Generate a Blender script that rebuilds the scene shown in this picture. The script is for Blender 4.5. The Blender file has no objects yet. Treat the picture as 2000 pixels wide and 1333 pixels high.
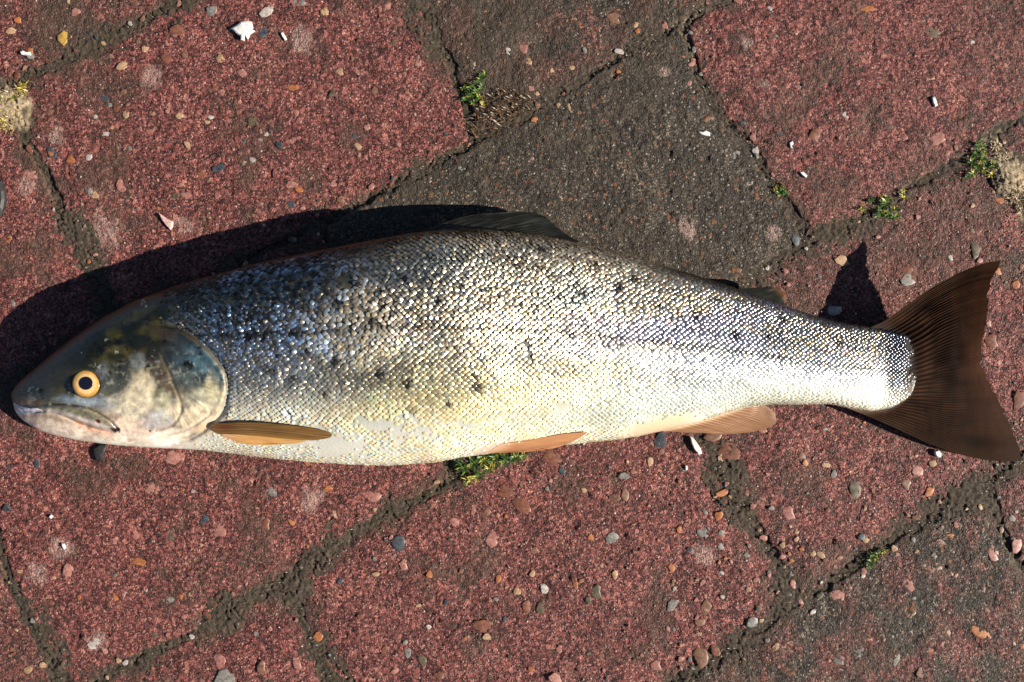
import bpy, bmesh, math, random
import numpy as np
from mathutils import Vector

# ------------------------------------------------------------------ camera, world, sun
scene = bpy.context.scene
S = 0.0003            # metres per photograph pixel at ground level
H = 0.62              # camera height
CX, CY = 1000.0, 666.5
col = scene.collection

cam_d = bpy.data.cameras.new('camera')
cam_d.sensor_width = 36.0
cam_d.lens = 36.0 * H / (2000 * S)
cam_d.clip_start = 0.01
cam_d.clip_end = 200.0
cam = bpy.data.objects.new('camera', cam_d)
cam.location = (0, 0, H)
col.objects.link(cam)
scene.camera = cam

SUN_EL = math.radians(28.5)
SUN_AZ = math.radians(-12.5)          # measured from +X, counter-clockwise
sd = Vector((math.cos(SUN_EL) * math.cos(SUN_AZ), math.cos(SUN_EL) * math.sin(SUN_AZ), math.sin(SUN_EL)))
world = bpy.data.worlds.new('World')
scene.world = world
world.use_nodes = True
wn = world.node_tree
for n in list(wn.nodes):
    wn.nodes.remove(n)
sky = wn.nodes.new('ShaderNodeTexSky')
sky.sky_type = 'NISHITA'
sky.sun_disc = False
sky.sun_elevation = SUN_EL
sky.sun_rotation = math.pi / 2 - SUN_AZ
sky.air_density = 0.6
sky.dust_density = 0.2
bg = wn.nodes.new('ShaderNodeBackground')
bg.inputs['Strength'].default_value = 0.05
wo = wn.nodes.new('ShaderNodeOutputWorld')
wn.links.new(sky.outputs[0], bg.inputs[0])
wn.links.new(bg.outputs[0], wo.inputs[0])
sun_d = bpy.data.lights.new('sun', 'SUN')
sun_d.energy = 5.0
sun_d.angle = math.radians(0.5)
sun_d.color = (1.0, 0.93, 0.82)
sun = bpy.data.objects.new('sun', sun_d)
sun.rotation_euler = sd.to_track_quat('Z', 'Y').to_euler()
sun.location = sd * 3
col.objects.link(sun)
scene.view_settings.view_transform = 'Standard'
scene.view_settings.look = 'None'
scene.view_settings.gamma = 1.0
scene.view_settings.use_curve_mapping = False
scene.view_settings.exposure = 1.05
scene.render.engine = 'CYCLES'

rng = np.random.default_rng(7)
random.seed(7)

# ------------------------------------------------------------------ numpy noise
def _hash(ix, iy, seed):
    h = (ix.astype(np.int64) * 374761393 + iy.astype(np.int64) * 668265263 + seed * 974634777) & 0xFFFFFFFF
    h = ((h ^ (h >> 13)) * 1274126177) & 0xFFFFFFFF
    h = ((h ^ (h >> 16)) * 2246822519) & 0xFFFFFFFF
    return ((h ^ (h >> 15)) & 0xFFFFFF) / float(0xFFFFFF)

def vn(x, y, seed=0):
    x = np.asarray(x, float); y = np.asarray(y, float)
    xi = np.floor(x); yi = np.floor(y)
    fx = x - xi; fy = y - yi
    fx = fx * fx * (3 - 2 * fx); fy = fy * fy * (3 - 2 * fy)
    a = _hash(xi, yi, seed); b = _hash(xi + 1, yi, seed)
    c = _hash(xi, yi + 1, seed); d = _hash(xi + 1, yi + 1, seed)
    return (a * (1 - fx) + b * fx) * (1 - fy) + (c * (1 - fx) + d * fx) * fy

def fbm(x, y, seed=0, octv=4, gain=0.5):
    s = 0; a = 1; t = 0
    for o in range(octv):
        s = s + a * vn(x * 2 ** o + 13.7 * o, y * 2 ** o - 7.3 * o, seed + o)
        t += a; a *= gain
    return s / t

def sst(a, b, x):
    t = np.clip((x - a) / (b - a), 0, 1)
    return t * t * (3 - 2 * t)

def seg_dist(px, py, pts):
    """distance to a polyline"""
    best = np.full(np.shape(px), 1e9)
    for (x0, y0), (x1, y1) in zip(pts[:-1], pts[1:]):
        dx, dy = x1 - x0, y1 - y0
        t = np.clip(((px - x0) * dx + (py - y0) * dy) / (dx * dx + dy * dy + 1e-9), 0, 1)
        best = np.minimum(best, np.hypot(px - x0 - t * dx, py - y0 - t * dy))
    return best

def inside(px, py, poly):
    r = np.zeros(np.shape(px), bool)
    n = len(poly)
    for i in range(n):
        x0, y0 = poly[i]; x1, y1 = poly[(i + 1) % n]
        if y0 == y1:
            continue
        c = ((y0 > py) != (y1 > py)) & (px < (x1 - x0) * (py - y0) / (y1 - y0) + x0)
        r ^= c
    return r

def sdf(px, py, poly):
    """positive inside"""
    d = seg_dist(px, py, list(poly) + [poly[0]])
    return np.where(inside(px, py, poly), d, -d)

def W(px, py, z=0.0):
    """photograph pixel + height -> world"""
    k = 1 - np.asarray(z) / H
    return (np.asarray(px) - CX) * S * k, (CY - np.asarray(py)) * S * k, np.asarray(z)

# ------------------------------------------------------------------ objects
def mesh(name, v, f, mat=None, attrs=None, smooth=True, uv=None):
    me = bpy.data.meshes.new(name)
    v = np.asarray(v, np.float32); f = np.asarray(f, np.int32)
    k = f.shape[1]
    me.vertices.add(len(v)); me.vertices.foreach_set('co', v.ravel())
    me.loops.add(f.size); me.loops.foreach_set('vertex_index', f.ravel())
    me.polygons.add(len(f))
    me.polygons.foreach_set('loop_start', np.arange(0, f.size, k, dtype=np.int32))
    me.polygons.foreach_set('loop_total', np.full(len(f), k, np.int32))
    if smooth:
        me.polygons.foreach_set('use_smooth', np.ones(len(f), bool))
    me.update(calc_edges=True)
    for an, arr in (attrs or {}).items():
        arr = np.asarray(arr, np.float32)
        if arr.ndim == 1:
            a = me.attributes.new(an, 'FLOAT', 'POINT'); a.data.foreach_set('value', arr)
        else:
            if arr.shape[1] == 3:
                arr = np.concatenate([arr, np.ones((len(arr), 1), np.float32)], 1)
            a = me.attributes.new(an, 'FLOAT_COLOR', 'POINT'); a.data.foreach_set('color', arr.ravel())
    if mat:
        me.materials.append(mat)
    return me

def link(name, me, parent=None, loc=None):
    o = bpy.data.objects.new(name, me)
    col.objects.link(o)
    if parent is not None:
        o.parent = parent
        if loc is not None:
            o.location = Vector(loc) - parent.location if parent.location else loc
        else:
            o.location = -parent.location
    elif loc is not None:
        o.location = loc
    return o

def tag(o, label=None, cat=None, group=None, kind=None):
    if label: o['label'] = label
    if cat: o['category'] = cat
    if group: o['group'] = group
    if kind: o['kind'] = kind
    return o

def grid_faces(nr, nc, wrap=False):
    i = np.arange(nr - 1)[:, None]
    j = np.arange(nc if wrap else nc - 1)[None, :]
    j2 = (j + 1) % nc
    a = i * nc + j; b = i * nc + j2; c = (i + 1) * nc + j2; d = (i + 1) * nc + j
    return np.stack([a + 0 * b, b, c, d], -1).reshape(-1, 4)

# ------------------------------------------------------------------ materials
class NT:
    def __init__(s, name):
        s.m = bpy.data.materials.new(name); s.m.use_nodes = True
        s.t = s.m.node_tree; s.n = s.t.nodes; s.l = s.t.links
        s.b = s.n['Principled BSDF']; s.o = s.n['Material Output']
    def add(s, t, **k):
        n = s.n.new(t)
        for a, b in k.items():
            if a.startswith('i_'):
                n.inputs[int(a[2:]) if a[2:].isdigit() else a[2:]].default_value = b
            else:
                setattr(n, a, b)
        return n
    def ln(s, a, b):
        s.l.new(a, b)
    def ramp(s, fac, stops, interp='LINEAR'):
        r = s.n.new('ShaderNodeValToRGB'); e = r.color_ramp; e.interpolation = interp
        while len(e.elements) < len(stops): e.elements.new(0.5)
        for q, (p, c) in zip(e.elements, stops):
            q.position = p; q.color = (*c, 1) if len(c) == 3 else c
        s.ln(fac, r.inputs[0]); return r.outputs[0]
    def mix(s, f, a, b, mode='MIX'):
        m = s.n.new('ShaderNodeMix'); m.data_type = 'RGBA'; m.blend_type = mode
        for sock, v in ((m.inputs[0], f), (m.inputs[6], a), (m.inputs[7], b)):
            if hasattr(v, 'is_linked'): s.ln(v, sock)
            elif isinstance(v, (int, float)): sock.default_value = v
            else: sock.default_value = (*v, 1)
        return m.outputs[2]
    def math(s, op, a, b=None):
        m = s.n.new('ShaderNodeMath'); m.operation = op
        for i, v in enumerate((a, b)):
            if v is None: continue
            if hasattr(v, 'is_linked'): s.ln(v, m.inputs[i])
            else: m.inputs[i].default_value = v
        return m.outputs[0]
    def pos(s):
        return s.add('ShaderNodeNewGeometry').outputs['Position']
    def noise(s, vec, scale, detail=3, rough=0.55):
        n = s.add('ShaderNodeTexNoise'); s.ln(vec, n.inputs['Vector'])
        n.inputs['Scale'].default_value = scale; n.inputs['Detail'].default_value = detail
        n.inputs['Roughness'].default_value = rough
        return n.outputs[0]
    def attr(s, name, out='Fac'):
        a = s.add('ShaderNodeAttribute', attribute_name=name); return a.outputs[out]
    def bump(s, h, strength, dist):
        b = s.add('ShaderNodeBump'); b.inputs['Strength'].default_value = strength
        b.inputs['Distance'].default_value = dist; s.ln(h, b.inputs['Height']); return b.outputs[0]

def paver_material():
    t = NT('paver_concrete'); p = t.pos()
    v1 = t.add('ShaderNodeTexVoronoi'); v1.inputs['Scale'].default_value = 1150; t.ln(p, v1.inputs[0])
    v2 = t.add('ShaderNodeTexVoronoi'); v2.inputs['Scale'].default_value = 520; t.ln(p, v2.inputs[0])
    s1 = t.add('ShaderNodeSeparateColor'); t.ln(v1.outputs['Color'], s1.inputs[0])
    s2 = t.add('ShaderNodeSeparateColor'); t.ln(v2.outputs['Color'], s2.inputs[0])
    n1 = t.noise(p, 900, 3, 0.7)
    n2 = t.noise(p, 45, 4, 0.6)
    mixv = t.math('ADD', t.math('MULTIPLY', s1.outputs[0], 0.95), t.math('MULTIPLY', n2, 0.75))
    mixv = t.math('SUBTRACT', mixv, 0.40)
    red = t.ramp(mixv, [(0.0, (0.022, 0.009, 0.008)), (0.25, (0.05, 0.0175, 0.015)), (0.5, (0.108, 0.033, 0.027)),
                        (0.75, (0.185, 0.058, 0.047)), (0.93, (0.3, 0.112, 0.088)), (1.0, (0.42, 0.2, 0.15))])
    drk = t.ramp(mixv, [(0.0, (0.015, 0.011, 0.008)), (0.4, (0.032, 0.025, 0.018)), (0.75, (0.058, 0.046, 0.033)),
                        (0.93, (0.115, 0.086, 0.058)), (1.0, (0.22, 0.165, 0.11))])
    # a few larger pink and orange grains
    big_red = t.ramp(s2.outputs[1], [(0.0, (0.09, 0.03, 0.03)), (0.5, (0.24, 0.07, 0.06)), (1.0, (0.38, 0.17, 0.13))])
    selb = t.math('GREATER_THAN', s2.outputs[0], 0.86)
    red = t.mix(t.math('MULTIPLY', selb, 0.6), red, big_red)
    selw = t.math('GREATER_THAN', s1.outputs[1], 0.975)
    red = t.mix(t.math('MULTIPLY', selw, 0.5), red, (0.45, 0.27, 0.23))
    drk = t.mix(t.math('MULTIPLY', selw, 0.6), drk, (0.36, 0.31, 0.25))
    selo = t.math('GREATER_THAN', s2.outputs[2], 0.965)
    drk = t.mix(t.math('MULTIPLY', selo, 0.6), drk, (0.22, 0.075, 0.03))
    pch = t.ramp(t.noise(p, 130, 5, 0.7), [(0.5, (0,) * 3), (0.68, (1,) * 3)])
    red = t.mix(t.math('MULTIPLY', pch, 0.45), red, t.mix(1.0, red, (1.9, 1.55, 1.45), 'MULTIPLY'))
    c = t.mix(t.attr('tone'), red, drk)
    grim = t.ramp(n1, [(0.3, (0.02, 0.014, 0.009)), (0.7, (0.075, 0.055, 0.036))])
    c = t.mix(t.attr('grime'), c, grim)
    # pale lichen rings and cement blooms
    c = t.mix(t.math('MULTIPLY', t.attr('bloom'), t.ramp(n1, [(0.38, (0.08,) * 3), (0.62, (.85,) * 3)])), c, (0.36, 0.24, 0.2))
    t.ln(c, t.b.inputs['Base Color'])
    t.ln(t.ramp(s1.outputs[2], [(0, (0.45,) * 3), (0.6, (0.85,) * 3)]), t.b.inputs['Roughness'])
    t.b.inputs['Specular IOR Level'].default_value = 0.32
    hgt = t.math('ADD', t.math('MULTIPLY', v1.outputs['Distance'], -0.8), t.math('MULTIPLY', n1, 0.9))
    t.ln(t.bump(hgt, 0.85, 0.0006), t.b.inputs['Normal'])
    return t.m

def soil_material():
    t = NT('joint_soil'); p = t.pos()
    n1 = t.noise(p, 420, 5, 0.7); n2 = t.noise(p, 60, 3)
    a = t.ramp(n1, [(0.25, (0.014, 0.009, 0.005)), (0.5, (0.045, 0.031, 0.02)), (0.75, (0.12, 0.086, 0.055))])
    b = t.ramp(n1, [(0.25, (0.016, 0.012, 0.006)), (0.6, (0.058, 0.041, 0.023)), (0.8, (0.15, 0.11, 0.062))])
    c = t.mix(t.ramp(n2, [(0.42, (0,) * 3), (0.62, (1,) * 3)]), a, b)
    c = t.mix(t.attr('tan'), c, t.ramp(n1, [(0.3, (0.12, 0.085, 0.045)), (0.7, (0.5, 0.38, 0.24))]))
    t.ln(c, t.b.inputs['Base Color']); t.b.inputs['Roughness'].default_value = 0.9
    t.ln(t.bump(n1, 1.0, 0.001), t.b.inputs['Normal'])
    return t.m

def attr_material(name, rough=0.6, spec=0.5, bump=None, coat=0.0, transl=0.0):
    t = NT(name)
    c = t.attr('tint', 'Color')
    t.ln(c, t.b.inputs['Base Color'])
    t.b.inputs['Roughness'].default_value = rough
    t.b.inputs['Specular IOR Level'].default_value = spec
    t.b.inputs['Coat Weight'].default_value = coat
    t.b.inputs['Coat Roughness'].default_value = 0.08
    if bump:
        t.ln(t.bump(t.noise(t.pos(), bump[0], 4, 0.6), bump[1], bump[2]), t.b.inputs['Normal'])
    if transl:
        tr = t.add('ShaderNodeBsdfTranslucent'); t.ln(c, tr.inputs[0])
        mx = t.add('ShaderNodeMixShader'); mx.inputs[0].default_value = transl
        t.ln(t.b.outputs[0], mx.inputs[1]); t.ln(tr.outputs[0], mx.inputs[2]); t.ln(mx.outputs[0], t.o.inputs[0])
    return t.m

def stone_material(name, c0, c1, rough=0.5):
    t = NT(name); tc = t.add('ShaderNodeTexCoord').outputs['Object']
    n = t.noise(t.pos(), 380, 4, 0.65)
    n2 = t.noise(t.pos(), 1500, 3, 0.7)
    cc = t.mix(t.ramp(n2, [(0.5, (0,) * 3), (0.72, (1,) * 3)]), t.ramp(n, [(0.34, c0), (0.66, c1)]), tuple(q * .35 + .01 for q in c0))
    t.ln(cc, t.b.inputs['Base Color'])
    t.b.inputs['Roughness'].default_value = rough
    t.ln(t.bump(n, 0.5, 0.0004), t.b.inputs['Normal'])
    return t.m

M_PAVER = paver_material()
M_SOIL = soil_material()
STONES = {
    'white': stone_material('white_stone', (0.26, 0.22, 0.19), (0.5, 0.44, 0.39)),
    'cream': stone_material('cream_stone', (0.26, 0.15, 0.08), (0.46, 0.3, 0.17)),
    'orange': stone_material('orange_stone', (0.24, 0.075, 0.025), (0.44, 0.17, 0.055)),
    'tan': stone_material('tan_stone', (0.1, 0.05, 0.03), (0.25, 0.125, 0.07)),
    'brown': stone_material('brown_stone', (0.1, 0.035, 0.02), (0.24, 0.09, 0.05)),
    'grey': stone_material('grey_stone', (0.1, 0.09, 0.08), (0.26, 0.24, 0.21)),
    'slate': stone_material('slate_stone', (0.02, 0.022, 0.028), (0.07, 0.08, 0.09)),
    'olive': stone_material('olive_stone', (0.05, 0.038, 0.02), (0.13, 0.1, 0.06)),
    'pink': stone_material('pink_stone', (0.22, 0.075, 0.06), (0.4, 0.2, 0.155)),
    'ochre': stone_material('ochre_stone', (0.28, 0.16, 0.03), (0.5, 0.32, 0.08)),
}
M_CHIP = stone_material('white_shell', (0.62, 0.6, 0.56), (0.82, 0.8, 0.77), 0.4)
M_GRIT = attr_material('grit_grains', 0.5)
M_PLANT = attr_material('plant_leaf', 0.4, 0.5, transl=0.25)
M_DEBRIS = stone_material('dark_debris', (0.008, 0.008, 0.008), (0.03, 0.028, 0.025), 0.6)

# ------------------------------------------------------------------ pavement layout (photograph pixels on the ground)
L1 = [(-900, 640), (-500, 430), (-100, 222), (0, 172), (75, 140), (200, 82), (300, 28), (350, 2), (600, -125), (1400, -560), (2200, -1010)]
L2 = [(-900, 1260), (-400, 985), (-60, 800), (245, 638), (450, 528), (685, 405), (850, 322), (925, 275), (1000, 242), (1075, 192), (1150, 146), (1240, 96), (1320, 52), (1400, 4), (1600, -100), (2200, -420), (2900, -800)]
L3 = [(-700, 1840), (-200, 1560), (130, 1370), (225, 1313), (300, 1273), (400, 1223), (500, 1162), (600, 1095), (700, 1033), (800, 980), (875, 943), (1250, 697), (1450, 550), (1575, 466), (1650, 442), (1740, 395), (1800, 352), (1880, 306), (1935, 262), (2000, 232), (2300, 70), (2900, -270)]
L4 = [(400, 1880), (900, 1590), (1300, 1350), (1350, 1318), (1425, 1273), (1500, 1218), (1575, 1166), (1675, 1104), (1750, 1050), (1850, 998), (1925, 953), (2000, 898), (2300, 720), (2900, 380)]

def at(L, x):
    xs = [p[0] for p in L]; ys = [p[1] for p in L]
    return (x, float(np.interp(x, xs, ys)))

def sub(L, x0, x1):
    r = [at(L, x0)] + [p for p in L if x0 < p[0] < x1] + [at(L, x1)]
    return r

PA = 26.5   # half joint handled per paver by erosion
def cell(Lt, xt0, xt1, Lb, xb0, xb1, left, right):
    """polygon bounded by the upper line, the right joint, the lower line and the left joint"""
    top = sub(Lt, xt0, xt1); bot = sub(Lb, xb0, xb1)[::-1]
    return top + list(right) + bot + list(left)[::-1]

JA1 = [(32, 200), (45, 270), (68, 310), (100, 362), (125, 430), (155, 480), (190, 535)]
JA2 = [(790, -60), (815, 0), (850, 60), (877, 120), (905, 190)]
JB1 = [(-30, 930), (8, 1113), (40, 1183), (85, 1258)]
JB2 = [(700, 560), (800, 760)]
JB3 = [(1345, 90), (1362, 140), (1400, 212), (1460, 282), (1510, 360), (1557, 435)]
JC1 = [(577, 1165), (600, 1233), (630, 1298), (650, 1340), (760, 1520)]
JC2 = [(1300, 760), (1370, 855), (1415, 925), (1450, 985), (1490, 1050), (1532, 1125)]
JC3 = [(1955, 300), (1985, 360), (2025, 440), (2130, 620)]
JD1 = [(1940, 1000), (1968, 1055), (2010, 1130), (2120, 1330)]
# id: (polygon, half joint width px, tone 0 red..1 dark, grime edge px)
PV = {
    'Zl': (cell([(-1300, -60), (-250, -560)], -950, -480, L1, -620, -240, [], []), 15, .2),
    'Z0': (cell([(-900, 60), (-100, -420), (180, -560)], -480, 150, L1, -240, 470, [(-330, -30)], [(300, -240)]), 15, .25),
    'Z1': (cell([(100, -520), (900, -950)], 160, 830, L1, 480, 1230, [(310, -250)], [(1050, -720)]), 15, .1),
    'A0': (cell(L1, -640, 30, L2, -450, 225, [(-600, 620), (-540, 850)], JA1), 15, 0),
    'A1': (cell(L1, 34, 740, L2, 250, 925, JA1, JA2), 14, 0),
    'A2': (cell(L1, 742, 1440, L2, 935, 1620, JA2, [(1500, -350)]), 13, .6),
    'A3': (cell(L1, 1445, 2150, L2, 1630, 2310, [(1505, -350)], [(2240, -750)]), 13, 0),
    'B0': (cell(L2, -620, -75, L3, -480, 118, [(-560, 1400)], JB1), 15, .1),
    'B1': (cell(L2, -70, 620, L3, 140, 885, JB1, JB2), 13, 0),
    'B2': (cell(L2, 622, 1330, L3, 890, 1573, JB2, JB3), 13, 1),
    'B3': (cell(L2, 1335, 2040, L3, 1577, 2260, JB3, [(2100, -200), (2200, -30)]), 13, 0),
    'B4': (cell(L2, 2045, 2700, L3, 2265, 2850, [(2105, -200), (2205, -30)], []), 13, .7),
    'Cl': (cell(L3, -600, -140, [(-500, 2400), (300, 1950)], -380, 120, [], []), 13, 0),
    'C0': (cell(L3, -135, 560, [(100, 2100), (800, 1660)], 130, 795, [(0, 1750)], JC1[:4] + [(700, 1480)]), 14, 0),
    'C1': (cell(L3, 566, 1248, L4, 860, 1550, JC1, JC2), 14, 0),
    'C2': (cell(L3, 1252, 1928, L4, 1560, 2230, JC2, JC3), 14, .12),
    'C3': (cell(L3, 1935, 2600, L4, 2235, 2800, JC3, []), 15, .2),
    'D0': (cell(L4, 420, 1230, [(600, 2300), (1300, 1900), (1600, 1720)], 750, 1530, [], [(1400, 1560)]), 14, .5),
    'D1': (cell(L4, 1236, 1926, [(1500, 1780), (2250, 1370)], 1560, 2180, [(1405, 1560)], JD1), 14, .58),
    'D2': (cell(L4, 1930, 2620, [(2150, 1420), (2900, 980)], 2200, 2800, JD1, []), 14, .25),
}

def axis(lo, hi, flo, fhi, step):
    fine = np.arange(flo, fhi + step, step)
    left = []; x = flo; s = step
    while x > lo:
        s = min(s * 1.35, 22); x -= s; left.append(x)
    right = []; x = fine[-1]; s = step
    while x < hi:
        s = min(s * 1.35, 22); x += s; right.append(x)
    return np.concatenate([left[::-1], fine, right])

STEP = 2.35
GX = axis(-1150, 2900, -25, 2025, STEP)
GY = axis(-1000, 2350, -25, 1358, STEP)

ground = tag(link('ground', None), kind='structure')
pavement = tag(link('pavement', None), kind='structure')

def surf_noise(px, py):
    """height relief of the worn concrete, in metres"""
    h = (fbm(px / 70, py / 70, 3, 3) - .5) * 0.0018
    h += (fbm(px / 20, py / 20, 11, 3, .6) - .5) * 0.0010
    h += (vn(px / 6.2, py / 6.2, 21) - .5) * 0.0004
    h += (vn(px / 3.3, py / 3.3, 22) - .5) * 0.0006
    pit = vn(px / 11, py / 11, 31) * vn(px / 23, py / 23, 32)
    h -= sst(.62, .85, pit) * 0.0009
    return h

BLOOM = [(612, 975, 24), (200, 455, 38), (362, 440, 20), (1342, 450, 24), (1376, 1085, 22), (50, 362, 24), (296, 150, 24), (115, 1070, 26),
         (590, 80, 26), (188, 1255, 19), (1012, 640, 10), (1510, 455, 16), (110, 265, 18), (1490, 165, 10), (1296, 143, 12), (1460, 85, 12), (70, 1120, 22)]
EXTRA_GRIME = [(960, 60, 150, .7), (985, 190, 85, .9), (1290, 60, 90, .7), (120, 50, 75, .9), (1780, 470, 150, .45), (1560, 560, 130, .45), (1320, 1010, 130, .0), (1850, 380, 120, .5),
               (570, 1160, 38, .9), (1540, 1140, 60, .8), (1900, 400, 60, .6), (60, 1300, 90, .4), (1640, 1110, 60, .6), (800, 400, 70, .5), (1990, 60, 130, .3), (800, 20, 60, .5), (70, 230, 60, .3)]

PHT = {}
paver_objs = {}
def build_paver(key):
    poly, hw, tone = PV[key]
    P = np.array(poly)
    x0, y0 = P.min(0) - 20; x1, y1 = P.max(0) + 20
    gx = GX[(GX >= x0) & (GX <= x1)]; gy = GY[(GY >= y0) & (GY <= y1)]
    if len(gx) < 3 or len(gy) < 3: return
    X, Y = np.meshgrid(gx, gy)
    jx = X + (vn(X / 31, Y / 31, 41) - .5) * 11 + (vn(X / 9, Y / 9, 42) - .5) * 8
    jy = Y + (vn(X / 31, Y / 31, 43) - .5) * 11 + (vn(X / 9, Y / 9, 44) - .5) * 8
    d = sdf(jx, jy, poly)
    # rounded worn corners
    cw = 0
    d = d - (hw - 10.5) * (0.1 + 1.8 * fbm(X / 55, Y / 55, 45, 2))
    corner = np.full(X.shape, 1e9)
    edge = sst(-6, 8, d + (fbm(X / 9, Y / 9, 46, 2) - .5) * 8)
    z = -0.009 + 0.009 * edge ** 0.45 + surf_noise(X, Y) * sst(-4, 10, d)
    z += (vn(poly[0][0], poly[0][1], 5) - .5) * 0.0012
    z -= sst(60, 0, d) * 0.0007
    idx = -np.ones(X.shape, int)
    keepv = d > -12
    q = keepv[:-1, :-1] & keepv[1:, :-1] & keepv[:-1, 1:] & keepv[1:, 1:]
    used = np.zeros(X.shape, bool)
    used[:-1, :-1] |= q; used[1:, :-1] |= q; used[:-1, 1:] |= q; used[1:, 1:] |= q
    idx[used] = np.arange(used.sum())
    a = idx[:-1, :-1][q]; b = idx[1:, :-1][q]; c = idx[1:, 1:][q]; e = idx[:-1, 1:][q]
    f = np.stack([a, b, c, e], 1)
    nz = fbm(X / 45, Y / 45, 51, 4, .6)
    tn = np.full(X.shape, float(tone))
    if 0 < tone < 1:
        tn = sst(.5 - .28, .5 + .22, nz * .8 + (tone - .5) * .75 + .1)
    gr = sst(24, 0, d + (nz - .5) * 80) * .8
    gr = np.maximum(gr, .6 * sst(.55, .72, fbm(X / 85, Y / 85, 55, 4, .65)))
    for gx_, gy_, r_, a_ in EXTRA_GRIME:
        gr = np.maximum(gr, a_ * sst(1.25, .45, np.hypot(X - gx_, Y - gy_) / r_ + (nz - .5) * 1.0))
    bl = np.zeros(X.shape)
    for bx, by, r_ in BLOOM:
        bl = np.maximum(bl, sst(1.15, .5, np.hypot(X - bx, Y - by) / r_ + (fbm(X / 12, Y / 12, 77, 3, .7) - .5) * 1.5))
    cxp, cyp = P.mean(0)
    org = ((cxp - CX) * S, (CY - cyp) * S, 0)
    V = np.stack([(X[used] - CX) * S - org[0], (CY - Y[used]) * S - org[1], z[used]], 1)
    me = mesh('paver', V, f, M_PAVER, {'grime': gr[used] * .9, 'tone': tn[used], 'bloom': bl[used]})
    o = bpy.data.objects.new('paver', me); col.objects.link(o); o.parent = pavement; o.location = org
    paver_objs[key] = (o, poly, hw, tone)
    return o

for k in PV: build_paver(k)
PLAB = {'A1': 'large red paver behind the fish head', 'B2': 'dark grey-brown paver above the dorsal fin', 'D1': 'dark paver at the lower right full of grit', 'A2': 'dark brown paver with a reddish lower edge'}
for k, l in PLAB.items(): paver_objs[k][0]['label'] = l

# paving goes on beyond the picture, in plainer blocks
def plain_paver():
    u = np.array([708, -388.]) ; v = np.array([245, 414.])
    ring = []
    for a, bb, z in ((8, 8, -.0115), (8, 8, -.0045), (15, 15, -.0015)):
        for su, sv in ((0, 0), (1, 0), (1, 1), (0, 1)):
            p = u * su + v * sv - (u + v) / 2
            p = p - np.sign(p) * 0 - (u / np.linalg.norm(u) * (2 * su - 1) * a + v / np.linalg.norm(v) * (2 * sv - 1) * bb)
            ring.append((p[0] * S, -p[1] * S, z))
    F = [(k * 4 + j, k * 4 + (j + 1) % 4, k * 4 + 4 + (j + 1) % 4, k * 4 + 4 + j) for k in range(2) for j in range(4)] + [(8, 9, 10, 11)]
    me = bpy.data.meshes.new('plain_paver'); me.from_pydata(ring, [], [q[::-1] for q in F]); me.materials.append(M_PAVER)
    bm_ = bmesh.new(); bm_.from_mesh(me); bmesh.ops.recalc_face_normals(bm_, faces=bm_.faces); bm_.to_mesh(me); bm_.free()
    return me
ppm = [plain_paver()]
ppm.append(ppm[0].copy()); a_ = ppm[1].attributes.new('tone', 'FLOAT', 'POINT'); a_.data.foreach_set('value', np.ones(len(ppm[1].vertices), np.float32))
for jrow in range(-11, 12):
    for icol in range(-9, 10):
        c_ = np.array([1330, 52.]) + np.array([708, -388.]) * (icol + .5 - .46 * jrow) + np.array([245, 414.]) * (jrow + .5)
        if abs(c_[0] - CX) > 4700 or abs(c_[1] - CY) > 4200: continue
        gu, gv = np.meshgrid(np.linspace(-.42, .42, 7), np.linspace(-.42, .42, 5))
        qx = c_[0] + 708 * gu + 245 * gv; qy = c_[1] - 388 * gu + 414 * gv
        if any(inside(qx, qy, PV[k][0]).any() for k in PV): continue
        o = bpy.data.objects.new('paver', ppm[1 if random.random() < .25 else 0]); col.objects.link(o); o.parent = pavement
        o.location = ((c_[0] - CX) * S, (CY - c_[1]) * S, 0)

# soil between the pavers
JOINTS = [L1, L2, L3, L4,
          [at(L1, 32)] + JA1 + [at(L2, 240)], [at(L1, 741)] + JA2 + [at(L2, 930)],
          [at(L2, -72)] + JB1 + [at(L3, 129)], [at(L2, 621)] + JB2 + [at(L3, 888)], [at(L2, 1332)] + JB3 + [at(L3, 1575)],
          [at(L3, 563)] + JC1 + [at(L4, 858)], [at(L3, 1250)] + JC2 + [at(L4, 1555)], [at(L3, 1931)] + JC3 + [at(L4, 2232)],
          [at(L4, 1928)] + JD1 + [(2190, 1400)]]
X, Y = np.meshgrid(GX, GY)
jd = np.full(X.shape, 1e9)
for J in JOINTS: jd = np.minimum(jd, seg_dist(X, Y, J))
keep = jd < 44
cl = fbm(X / 14, Y / 14, 61, 3, .6); cr = np.abs(fbm(X / 26, Y / 26, 66, 3) - .5)
def soil_z(X, Y):
    cl = fbm(X / 14, Y / 14, 61, 3, .6); cr = np.abs(fbm(X / 26, Y / 26, 66, 3) - .5)
    z = -0.0011 + (cl - .5) * 0.0007 + (vn(X / 3.4, Y / 3.4, 62) - .5) * 0.0010 + (vn(X / 6.5, Y / 6.5, 69) - .5) * 0.0005 + (vn(X / 90, Y / 90, 63) - .5) * .002
    z -= sst(.03, 0, cr) * 0.0016
    return z
zs = soil_z(X, Y)
for (bx, by, r, a) in [(985, 200, 55, .003), (1975, 340, 50, .0035), (570, 1150, 45, .0024), (1545, 1150, 55, .0024), (20, 215, 45, .003), (1330, 70, 50, .002), (1900, 1000, 60, .0015), (800, 370, 50, .0015), (1570, 470, 50, .0015)]:
    zs = zs + a * (1 if bx < 60 or bx > 1950 else .22) * sst(1.2, .3, np.hypot(X - bx, Y - by) / r)
tan = sst(1.25, .5, np.minimum(seg_dist(X, Y, [(1945, 290), (1965, 330), (2000, 400)]) / 30, np.hypot(X - 15, Y - 215) / 45) + (fbm(X / 12, Y / 12, 64, 2) - .5))
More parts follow.
